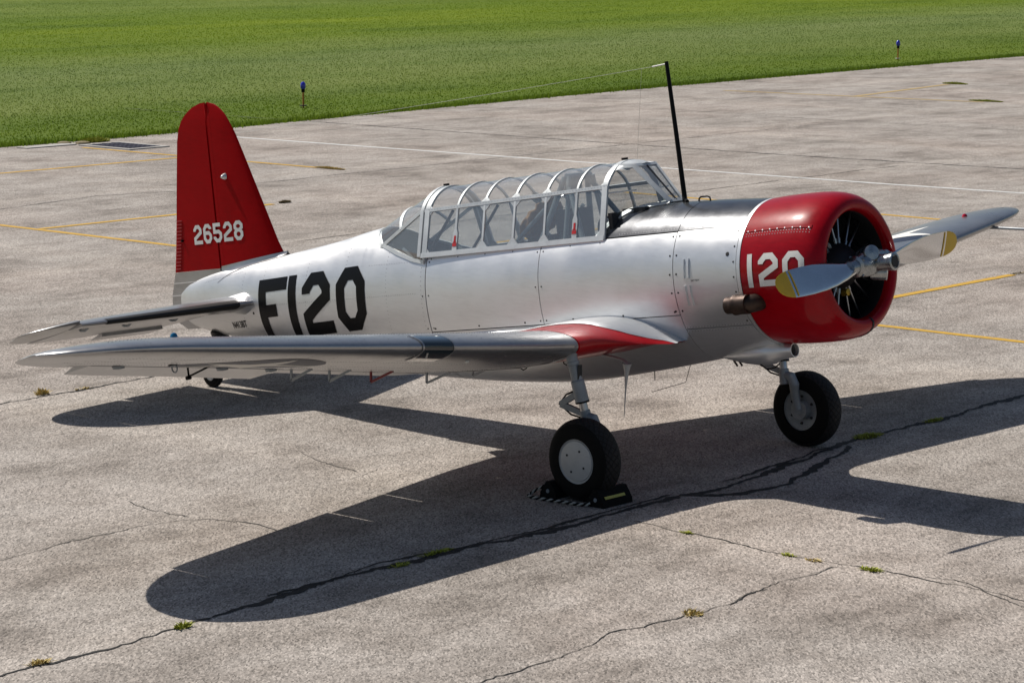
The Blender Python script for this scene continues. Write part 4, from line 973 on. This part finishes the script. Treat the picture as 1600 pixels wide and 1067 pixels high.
# ---- landing gear
def wheel(xc, yc, z, R, wd, outs, parent, rim_r, hubcap=True):
    """outs: +1/-1 direction of the outer face along y"""
    pr = []; n = 22
    for k in range(n+1):
        a = PI*k/n; c, s = math.cos(a), math.sin(a)
        pr.append((wd/2*(abs(c)**.75)*(1 if c > 0 else -1)*1.0, rim_r*.93+(R-rim_r*.93)*abs(s)**.62))
    V = []; na = 64; UV = []
    for j in range(na):
        a = 2*PI*j/na; fl = 0
        for d, r in pr:
            z_ = z+r*math.cos(a); z_ = max(z_, .002); V.append((xc+r*math.sin(a), yc+d, z_))
    m = len(pr); me = bpy.data.meshes.new('tyre'); F = [(j*m+k, j*m+k+1, ((j+1) % na)*m+k+1, ((j+1) % na)*m+k) for j in range(na) for k in range(m-1)]
    me.from_pydata([Wd(v) for v in V], [], F); uv = me.uv_layers.new(name='UVMap')
    for f in me.polygons:
        j = f.index//(m-1); k = f.index % (m-1)
        for li, (dj, dk) in zip(f.loop_indices, ((0, 0), (0, 1), (1, 1), (1, 0))): uv.data[li].uv = ((j+dj)/na, (k+dk)/(m-1))
    me.materials.append(tread); me.materials.append(rubber)
    for f in me.polygons: k = f.index % (m-1); f.material_index = 0 if 5 <= k <= m-7 else 1
    ty = obj('tyre', me, None, parent, True)
    c = Vector((xc, yc, z)); ax = Vector((0, outs, 0))
    if hubcap:
        f = wd/2
        MB().lathe([(f-.06, rim_r*.96), (f-.012, rim_r*.97), (f-.004, rim_r*.965), (f-.010, rim_r*.86), (f-.012, rim_r*.85), (f-.002, rim_r*.835), (f+.006, rim_r*.6), (f+.009, .0)], c, ax, 48).build('hub_cap', whitegear, parent, Wd)
        for k in range(4):
            a = k*PI/2+.45; p = c+Vector((rim_r*.5*math.sin(a), outs*(f+.006), rim_r*.5*math.cos(a))); MB().lathe([(0, 0), (0, .010), (.004, .010), (.005, 0)], p, ax, 10).build('cap_screw', darkin, parent, Wd)
        b = -1
        MB().lathe([(f-.05, rim_r*.95), (f-.02, rim_r*.96), (f-.03, rim_r*.7), (f-.05, rim_r*.45), (f-.01, rim_r*.4), (f+.01, rim_r*.25), (f+.012, 0)], c, -ax, 48).build('wheel_rim', rimgrey, parent, Wd)
        for k in range(6):
            a = k*PI/3; p = c+Vector((rim_r*.62*math.sin(a), -outs*(f-.035), rim_r*.62*math.cos(a))); MB().lathe([(0, 0), (0, .014), (.012, .012), (.012, 0)], p, -ax, 8).build('rim_bolt', darkin, parent, Wd)
    return ty
whitegear = wear(mat('hubcap_white', (.50, .51, .51), .4, .1), .15, .05, 10, 0); rimgrey = wear(mat('rim_grey', (.30, .32, .34), .45, .2), .3, .05, 12, 0)
for sg in (-1, 1):
    gear = empty('main_gear', (0, 0, 0)); gear.parent = plane
    wheel(-1.98, sg*1.54, .338, .343, .225, sg, gear, .198)
    y1 = 1.42; T = Vector((-2.24, sg*1.43, 1.21)); Bm = Vector((-2.13, sg*1.375, .72)); d = (Bm-T).normalized()
    MB().lathe([(0, 0), (0, .075), (.03, .085), (.07, .055), (.09, .05)], T-d*.03, d, 20).build('gear_socket', greyp, gear, Wd)
    MB().lathe([(.03, .045), (.10, .047), (.105, .052), (.13, .052), (.135, .046), (.26, .046), (.27, .056), (.44, .058), (.445, .052), (.455, .0)], T, d, 24).build('oleo_cylinder', greyp, gear, Wd)
    MB().lathe([(.44, .060), (.455, .060), (.455, .03)], T, d, 24).build('seal_ring', blackp, gear, Wd)
    MB().lathe([(.44, .036), (.53, .036)], T, d, 20).build('oleo_piston', chrome, gear, Wd)
    MB().lathe([(.52, 0), (.52, .046), (.66, .046), (.66, 0)], T, d, 20).build('lower_knuckle', greyp, gear, Wd)
    k0 = T+d*.60; MB().tube([k0+Vector((0, 0, .03)), k0+Vector((.07, 0, .02)), k0+Vector((.11, 0, -.05)), Vector((-2.02, sg*1.40, .50)), Vector((-1.98, sg*1.41, .345))], [.035, .045, .045, .040, .036], 16).build('axle_fork', greyp, gear, Wd)
    MB().tube([(-1.98, sg*1.40, .34), (-1.98, sg*1.52, .34)], .04, 14).build('axle', greyp, gear, Wd)
    MB().lathe([(0, 0), (0, .085), (.035, .085), (.035, 0)], (-1.98, sg*1.405, .34), (0, sg, 0), 20).build('brake_drum', rimgrey, gear, Wd)
    a1, a2 = T+d*.38, T+d*.55; kn = (a1+a2)/2+Vector((-.24, 0, -.03))
    for a in (a1, a2): 
        m = MB(); m.strip([a+Vector((-.03, 0, 0)), kn], .030, .05, Vector((0, 0, 1))); m.build('torque_link', greyp, gear, Wd)
    MB().tube([a1+Vector((-.04, 0, .03)), (a1+kn)/2+Vector((-.05, 0, .03)), kn+Vector((-.02, 0, 0)), (a2+kn)/2+Vector((-.02, 0, -.05)), a2+Vector((-.02, 0, -.04)), k0+Vector((-.05, 0, -.05))], .008, 8).build('brake_hose', blackp, gear, Wd)
    m = MB(); m.box(T+d*.19+Vector((.05, 0, 0)), (.006, .05, .12)); m.build('data_plate', darkin, gear, Wd, False, None)
tw = empty('tail_wheel', (0, 0, 0)); tw.parent = plane
wheel(-8.27, 0, .128, .130, .09, 1, tw, .065, False)
MB().lathe([(-.047, 0), (-.047, .055), (-.035, .068), (.035, .068), (.047, .055), (.047, 0)], (-8.27, 0, .128), (0, 1, 0), 24).build('tail_wheel_hub', whitegear, tw, Wd)
for sgn in (-1, 1): MB().tube([(-8.27, sgn*.06, .128), (-8.20, sgn*.055, .28), (-8.18, sgn*.03, .36)], .016, 10).build('tail_fork', greyp, tw, Wd)
MB().tube([(-8.17, 0, .34), (-8.14, 0, .55)], .035, 12).build('tail_strut', greyp, tw, Wd)
MB().lathe([(0, 0), (0, .10), (.06, .085), (.10, .05), (.11, 0)], (-8.15, 0, .58), (0, 0, -1), 18).build('rubber_boot', blackrub, tw, Wd)
# belly drip fairing below the wing root
MB().lathe([(0, .045), (.03, .03), (.10, .018), (.2, .008), (.47, .002)], (-2.29, -.78, -.63), (-.22, 0, -1), 12).build('drain_mast', whitegear, plane)
MB().strip([(-2.52, -.80, -.545), (-2.42, -.79, -.57), (-2.33, -.78, -.60), (-2.28, -.78, -.64)], .05, .006, Vector((0, 0, -1))).build('drain_bracket', whitegear, plane)
for p0 in ((-3.30, -1.00), (-3.05, -.72)):
    zb_ = wpt(abs(p0[1]), (LEx(1)-p0[0])/(LEx(1)-TEx(1)), False)[2]
    MB().tube([(p0[0], p0[1], zb_+.01), (p0[0], p0[1], zb_-.03), (p0[0]+.03, p0[1], zb_-.045), (p0[0]+.07, p0[1], zb_-.03), (p0[0]+.08, p0[1], zb_+.01)], .006, 6).build('fuel_drain', blackp, plane)


# ---- canopy
HXS = [-4.82, -4.44, -4.10, -3.73, -3.36, -3.00, -2.68]
RY, RZ, MY = .462, .425, .345
def mz(x): return .825+(x+4.82)/2.14*.03
def tzp(x): return 1.022+(x+4.82)/2.14*.035
PM = rad(60)
def arc(x, phi, my=None, mz_=None, tz_=None, off=0.):
    my = MY if my is None else my; mz_ = mz(x) if mz_ is None else mz_; tz_ = tzp(x) if tz_ is None else tz_
    y = my*math.sin(phi)/math.sin(PM); z = mz_+(tz_-mz_)*(math.cos(phi)-math.cos(PM))/(1-math.cos(PM))
    return Vector((x, -y-off*math.sin(phi), z+off*math.cos(phi)))
mir = lambda v, sg: Vector((v[0], -sg*v[1] if sg > 0 else v[1], v[2])) if False else Vector((v[0], v[1]*(-sg), v[2]))
# sg=-1: starboard (y as is), sg=+1: port mirrored
def my_(v, sg): return Vector((v[0], v[1] if sg < 0 else -v[1], v[2]))
can = empty('canopy', (0, 0, 0)); can.parent = plane
SO = Vector((0, -.96, .28))
def hoop(x, w, t, name='canopy_hoop', lo=True):
    pts = []; outs = []
    if lo: pts.append(Vector((x, -RY, RZ-.01))); outs.append(SO)
    for k in range(0, 17):
        phi = PM-2*PM*k/16; pts.append(arc(x, phi)); outs.append(Vector((0, -math.sin(phi), math.cos(phi))))
    if lo: pts.append(Vector((x, RY, RZ-.01))); outs.append(Vector((0, .96, .28)))
    m = MB(); m.strip(pts, w, t, outs); return m.build(name, framep, can)
for i, x in enumerate(HXS):
    wide = i in (0, 6); hoop(x, .058 if wide else .023, .022 if wide else .016, 'canopy_bow' if wide else 'canopy_hoop', i not in (1, 5))
hoop(-4.885, .04, .03, 'canopy_bow')
def plate(name, pts, t, nrm, material, parent=can):
    n = len(pts); nrm = Vector(nrm).normalized(); V = [Vector(p)+nrm*t/2 for p in pts]+[Vector(p)-nrm*t/2 for p in pts]
    return mesh(name, V, [tuple(range(n)), tuple(range(2*n-1, n-1, -1))]+[(k, (k+1) % n, n+(k+1) % n, n+k) for k in range(n)], material, parent, A, False, None)
for sg in (-1, 1):
    out = my_(SO, sg)
    R_ = lambda x: my_(Vector((x, -RY, RZ)), sg); M_ = lambda x: my_(Vector((x, -MY, mz(x))), sg)
    m = MB(); m.strip([R_(x) for x in (-4.86, -2.66)], .045, .022, out); m.build('lower_rail', framep, can)
    m = MB(); m.strip([M_(x) for x in (-4.86, -2.66)], .032, .02, out); m.build('middle_rail', framep, can)
    sp = lambda x, v: R_(x).lerp(M_(x), v)
    for i in range(6):
        x0, x1 = HXS[i], HXS[i+1]; e = .016; strip0 = i in (1, 5); strip1 = i in (0, 4)   # release strips have square corners
        c0 = .0 if strip0 else .05; c1 = .0 if strip1 else .05
        cham = [(x0+e, .16 if not strip0 else .05), (x0+e, .86 if not strip0 else .95), (x0+e+c0, .955), (x1-e-c1, .955), (x1-e, .86 if not strip1 else .95), (x1-e, .16 if not strip1 else .05), (x1-e-c1, .05), (x0+e+c0, .05)]
        if not strip0: pass
        plate('side_pane', [sp(a, b) for a, b in cham], .003, out, glass)
        for cx, d, st_ in ((x0, 1, strip0), (x1, -1, strip1)):
            if st_: continue
            plate('corner_gusset', [sp(cx, .0), sp(cx+d*(e+.055), .03), sp(cx+d*e, .18), sp(cx, .18)], .012, out, framep)
            plate('corner_gusset', [sp(cx, 1.0), sp(cx+d*(e+.055), .97), sp(cx+d*e, .84), sp(cx, .84)], .012, out, framep)
            # upper gusset on the curved side
            xx = cx+d*(.06); plate('corner_gusset', [my_(arc(cx, PM, off=.004), sg), my_(arc(cx+d*.07, PM, off=.004), sg), my_(arc(cx+d*.012, PM*.86, off=.004), sg), my_(arc(cx, PM*.86, off=.004), sg)], .008, my_(Vector((0, -.9, .45)), sg), framep)
        # curved top pane (half each side)
        V = []; nk = 10
        for xx in (x0+.012, x1-.012):
            for k in range(nk+1): V.append(my_(arc(xx, PM*(.97-.97*k/nk), off=-.002), sg))
        F = [(k, k+1, nk+2+k, nk+1+k) for k in range(nk)]
        mesh('top_pane', V, F, glass_top, can)
    for x in (HXS[1], HXS[5]):      # emergency release strips
        plate('release_strip', [sp(x-.028, .02), sp(x-.028, .42), sp(x-.012, .52), sp(x-.012, .97), sp(x+.012, .97), sp(x+.012, .52), sp(x+.028, .42), sp(x+.028, .02)], .018, out, framep)
        c = sp(x, .16)+out*.011; uv = (M_(x)-R_(x)).normalized()
        plate('release_arrow', [c+Vector((a, 0, 0))+uv*b for a, b in ((-.010, .035), (-.024, .02), (-.010, .02), (-.010, .085), (.010, .085), (.010, .02), (.024, .02), (.010, .035))], .003, out, signred)
        plate('release_arrow', [c+Vector((a, 0, 0))+uv*b for a, b in ((-.024, -.012), (-.024, .016), (.024, .016), (.024, -.012))], .003, out, signred)
        if sg < 0: text_on('release_text', 'EMERGENCY PANEL RELEASE', .030, lambda u, v, l, x=x: (x-.20+u, -RY-.0125+v*.28, RZ-.009+v*.96), signred, can, .0008, .86)
    # aft fixed glazing
    def D(s): return my_(Vector((-4.905-(5.49-4.905)*s, -(MY-.02*s), .822+(.54-.822)*s)), sg)
    def Tp(s): return Vector((-4.905-(5.71-4.905)*s, 0, 1.016-.268*s-.04*s*s))
    def aft(s, k, off=0): 
        d, t = D(s), Tp(s); phi = PM*(1-k); f = (math.cos(phi)-math.cos(PM))/(1-math.cos(PM))
        return Vector((d.x+(t.x-d.x)*f, d.y*math.sin(phi)/math.sin(PM), d.z+(t.z-d.z)*f))+Vector((0, (-1 if sg < 0 else 1)*math.sin(phi), math.cos(phi)))*off
    V = [aft(s, k/8) for s in lin(0.02, .98, 10) for k in range(9)]
    mesh('aft_pane', V, [(i*9+k, i*9+k+1, (i+1)*9+k+1, (i+1)*9+k) for i in range(10) for k in range(8)], glass_top, can)
    m = MB(); m.strip([D(s) for s in lin(0, 1, 5)], .034, .018, out); m.build('aft_rail', framep, can)
    for s, w_ in ((.50, .032),): m = MB(); m.strip([aft(s, k/8, .003) for k in range(9)], w_, .014, [aft(s, k/8, 1)-aft(s, k/8) for k in range(9)]); m.build('aft_hoop', framep, can)
    base = [(a, b) for a, b in OA if b > 0.3]; bp = [my_(Vector(fus(a, t_of_y(a, b), .008)), sg if True else sg) for a, b in base]
    m = MB(); m.strip([D(1)]+bp+[R_(-4.84)], .035, .014, out); m.build('aft_sill', framep, can)
    plate('aft_side_pane', [D(.03), D(.97)]+bp[1:]+[R_(-4.90)+Vector((0, 0, .02))], .003, out, glass)
    m = MB(); m.strip([aft(1, k/8, .004) for k in range(9)], .03, .010, [aft(1, k/8, 1)-aft(1, k/8) for k in range(9)]); m.build('aft_edge_frame', framep, can)
    # windscreen
    XT = Vector((-2.50, -.145, 1.005)); XB = Vector((-2.20, -.085, .672)); bow_m = Vector((-2.655, -MY, mz(-2.66))); bow_b = Vector((-2.70, -.445, .46))
    bow_h = arc(-2.655, PM*.55); bow_t = arc(-2.655, PM*.30)
    wb = [Vector(fus(a, t_of_y(a, b), .012)) for a, b in OFr if .09 <= b <= .42]
    f = lambda v: my_(v, sg)
    m = MB(); m.strip([f(arc(-2.66, PM*.42)), f(XT), f(XB)], .042, .018, my_(Vector((.4, -.8, .4)), sg)); m.build('windscreen_pillar', framep, can)
    m = MB(); m.strip([f(p) for p in [Vector((-2.74, -.465, .43))]+wb+[XB]], .045, .014, [f(Vector((.3, -.6, .8)))]*(len(wb)+2)); m.build('windscreen_sill', framep, can)
    plate_pts = [f(bow_b), f(bow_m), f(arc(-2.655, PM*.75)), f(XT*.6+bow_h*.4), f(XT), f(XB)]+[f(p) for p in wb[::-1]]
    cen = sum(plate_pts, Vector())/len(plate_pts); V = [cen]+plate_pts; n = len(plate_pts)
    mesh('windscreen_side_pane', V, [(0, 1+k, 1+(k+1) % n) for k in range(n)], glass, can)
    # sheet-metal crown between bow and windscreen top
    V = []; nk = 8
    for k in range(nk+1):
        t = k/nk; a = arc(-2.66, PM*.62*(1-t), off=.006); b = Vector((-2.50+.02*(t), XT.y*(1-t), XT.z+.022*t)); 
        if t < .15: b = b+Vector((-.06, -.02, -.03))
        for j in range(5): V.append(f(a.lerp(b, j/4)+Vector((0, 0, .012*math.sin(PI*j/4)))))
    mesh('windscreen_crown', V, [(i*5+j, i*5+j+1, (i+1)*5+j+1, (i+1)*5+j) for i in range(nk) for j in range(4)], framep, can)
    m = MB(); m.strip([f(Vector((-2.68, -.36, .80))), f(Vector((-2.45, -.21, .80)))], .022, .014, Vector((0, 0, 1))); m.build('windscreen_brace', framep, can)
rv = MB()
for sg in (-1, 1):
    for k in range(60):
        x = -4.80+k*.0358
        for P_ in (Vector((x, -RY-.011, RZ-.006)), Vector((x, -MY-.010, mz(x)+.006))): p = my_(P_, sg); disc(rv, p, my_(SO, sg), .0035, .0015, 5)
tag(rv.build('frame_rivets', rivm, can), None, None, None, 'stuff')
XT = Vector((-2.49, -.145, 1.01)); XB = Vector((-2.195, -.085, .675)); q4 = [XT, Vector((XT.x, -XT.y, XT.z)), Vector((XB.x, -XB.y, XB.z)), XB]
nf = (q4[1]-q4[0]).cross(q4[3]-q4[0]).normalized(); nf = nf if nf.x > 0 else -nf
plate('windscreen_front_pane', q4, .006, nf, glass)
for a, b in ((0, 1), (2, 3)): m = MB(); m.strip([q4[a], q4[b]], .030, .012, nf); m.build('windscreen_frame', framep, can)
m = MB(); m.strip([Vector((XT.x, 0, XT.z)), Vector((XB.x, 0, XB.z))], .012, .012, nf); m.build('windscreen_frame', seam, can)
for x in (-4.885, -2.72): m = MB(); m.box((x, 0, tzp(x)+.022), (.05, .03, .02)); m.build('canopy_stop', blackp, can, A, False, None)

# ---- cockpit interior
ck = empty('cockpit', (0, 0, 0)); ck.parent = plane
patch('cockpit_floor', lin(-5.3, -2.3, 6), lambda x: t_of_z(x, -.35), lambda x: t_of_z(x, -.35)+.001, 1, darkin, -.03, 0, ck)
V = [(x, y, -.30) for x in (-5.4, -2.2) for y in (-.5, .5)]; mesh('floor_board', V, [(0, 1, 3, 2)], darkin, ck)
m = MB(); m.box((-2.62, 0, .46), (.04, .80, .34)); m.build('front_instrument_panel', darkin, ck)
m = MB(); m.box((-2.50, 0, .60), (.25, .44, .10)); m.build('glare_shield', darkin, ck)
m = MB(); m.box((-3.72, 0, .33), (.05, .78, .26)); m.build('rear_instrument_panel', darkin, ck)
for k in range(5):
    m = MB(); m.lathe([(0, 0), (0, .038), (.012, .038), (.012, .03), (.006, 0)], (-3.75, -.28+k*.14, .40), (-1, 0, 0), 16); m.build('instrument_dial', blackp, ck)
def tb(name, pts, r, material=tubeg): return MB().tube(pts, r, 10).build(name, material, ck)
for sg in (-1, 1):      # overturn truss between the cockpits and side tubes
    tb('overturn_tube', [(-3.30, sg*.15, .98), (-3.50, sg*.36, .40), (-3.55, sg*.40, .1)], .026)
    tb('overturn_tube', [(-3.24, sg*.15, .98), (-3.26, sg*.30, .36)], .022)
    tb('brace_tube', [(-3.28, sg*.14, .96), (-2.96, sg*.38, .36)], .024)
    tb('brace_tube', [(-3.48, sg*.26, .72), (-3.92, sg*.36, .36)], .018)
    tb('longeron_tube', [(-5.35, sg*.34, .30), (-4.82, sg*.43, .34), (-2.75, sg*.46, .36)], .016)
    tb('rear_brace_tube', [(-5.2, sg*.34, .50), (-4.95, sg*.38, .30)], .018)
    tb('aft_diagonal_tube', [(-5.05, sg*.30, .30), (-4.55, sg*.30, .80)], .014, seam)
tb('overturn_crossbar', [(-3.27, -.16, .985), (-3.27, .16, .985)], .026)
def seat(x, z, sc=1.):
    s = empty('pilot_seat', (0, 0, 0)); s.parent = ck
    V = []
    for i in range(9):
        t = i/8; zz = z+.62*t*sc; w_ = .21*(1-.35*max(0, t-.6)/.4); 
        for k in range(7): yy_ = -w_+2*w_*k/6; V.append((x-.12-.16*t-.05*(1-(yy_/w_)**2), yy_, zz))
    F = [(i*7+k, i*7+k+1, (i+1)*7+k+1, (i+1)*7+k) for i in range(8) for k in range(6)]
    o = mesh('seat_back', V, F, intgrey, s); o.modifiers.new('thickness', 'SOLIDIFY').thickness = .02
    m = MB(); m.box((x+.06, 0, z+.05), (.40, .42, .06)); m.build('seat_pan', intgrey, s)
    return s
seat(-2.98-.18, -.12); seat(-4.25, -.12, .86)
# tan hood and dark gear behind the front seat
bm = bmesh.new(); bmesh.ops.create_icosphere(bm, subdivisions=4, radius=1)
for v in bm.verts:
    p = v.co; nz = 1+.10*math.sin(6*p.x+2*p.z)+.06*math.sin(13*p.y+5*p.z)+.04*math.sin(19*p.z)
    v.co = Vector(A((-3.74+p.x*.12*nz+p.z*.14, -.02+p.y*.20*nz, .64+p.z*.16*nz)))
me = bpy.data.meshes.new('canvas_bag'); bm.to_mesh(me); bm.free(); obj('folded_canvas_hood', me, tan, ck)
m = MB(); m.box((-3.60, 0, .36), (.26, .5, .26)); m.build('radio_box', darkin, ck)
m = MB(); m.box((-3.42, .05, .55), (.14, .34, .30)); m.build('headrest_frame', darkin, ck)
tb('throttle_wire', [(-3.50, .12, .84), (-3.40, .05, .87), (-3.36, -.06, .84), (-3.44, -.12, .80)], .008, chrome)
tb('control_wheel', [(-3.02+.0*k, .10*math.cos(k*PI/6), .50+.10*math.sin(k*PI/6)) for k in range(13)], .010, blackp)
m = MB(); m.box((-3.34, 0, .90), (.03, .20, .14)); m.build('head_pad', greyp, ck)
m = MB(); m.lathe([(0, 0), (0, .11), (.01, .12), (.02, .11), (.02, 0)], (-4.52, -.34, .36), (0, -1, .2), 24); m.build('side_disc', intgrey, ck)

# ================================================================== chocks round the near wheel
def chock(x, y, face, label, stripe):
    r = empty('wheel_chock', (x, y, 0)); tag(r, label, 'wheel chock', 'chocks at the near main wheel')
    h, w, ln = .14, .175, .37; f = face
    P = [(-w*.5, 0), (w*.5, 0), (w*.46, .045), (w*.10, h), (-w*.14, h), (-w*.5, .05)]; P = [(a*f, b) for a, b in P]
    V = [(a, -ln/2, b) for a, b in P]+[(a, ln/2, b) for a, b in P]; n = 6
    mesh('rubber_block', V, [tuple(range(n)), tuple(range(2*n-1, n-1, -1))]+[(k, (k+1) % n, n+(k+1) % n, n+k) for k in range(n)], chockb, r, ident, False, None)
    if stripe:
        m = MB(); m.box((f*w*.5-.018, -.02, .078), (.004, .25, .024), Matrix.Rotation(-.6, 3, 'Y')); m.build('yellow_stripe', ystripe, r, ident, False, None)
    m = MB(); m.lathe([(0, 0), (0, .018), (.004, .016), (.004, 0)], (0, -ln/2, .06), (0, -1, 0), 10); m.build('rope_hole', greyp, r, ident)
ystripe = mat('yellow_stripe', (.45, .42, .10), .6)
chock(-1.735, -1.51, 1, 'black rubber chock with a yellow stripe ahead of the near main wheel', True)
chock(-2.255, -1.50, -1, 'plain black rubber chock behind the near main wheel', False)
rp = [(-2.30, -1.66, .10), (-2.42, -1.68, .03), (-2.40, -1.76, .016), (-2.30, -1.79, .014), (-2.1, -1.77, .014), (-1.95, -1.75, .014), (-1.84, -1.74, .016), (-1.76, -1.72, .03)]
rope = empty('chock_rope', (-2.05, -1.75, 0)); tag(rope, 'black and white twisted rope joining the two chocks on the ground', 'rope')
Pp = []; 
for i in range(len(rp)-1):
    for k in range(12):
        t = k/12; p0 = rp[max(i-1, 0)]; p1 = rp[i]; p2 = rp[i+1]; p3 = rp[min(i+2, len(rp)-1)]
        Pp.append(Vector([.5*((2*b)+(-a+c)*t+(2*a-5*b+4*c-d)*t*t+(-a+3*b-3*c+d)*t**3) for a, b, c, d in zip(p0, p1, p2, p3)]))
Pp = [Vector((p.x+2.05, p.y+1.75, p.z)) for p in Pp]
for ph, mt, nm in ((0, blackp, 'dark_strand'), (PI, whiterope, 'white_strand')):
    pts = []; dist = 0
    for i in range(len(Pp)-1):
        for k in range(3):
            p = Pp[i].lerp(Pp[i+1], k/3); t = (Pp[i+1]-Pp[i]).normalized(); dist += (Pp[i+1]-Pp[i]).length/3
            sd_ = t.cross(Vector((0, 0, 1))).normalized(); u_ = sd_.cross(t); a = dist*2*PI/.075+ph; pts.append(p+sd_*.007*math.cos(a)+u_*.007*math.sin(a))
    MB().tube(pts, .0078, 7).build(nm, mt, rope, ident)
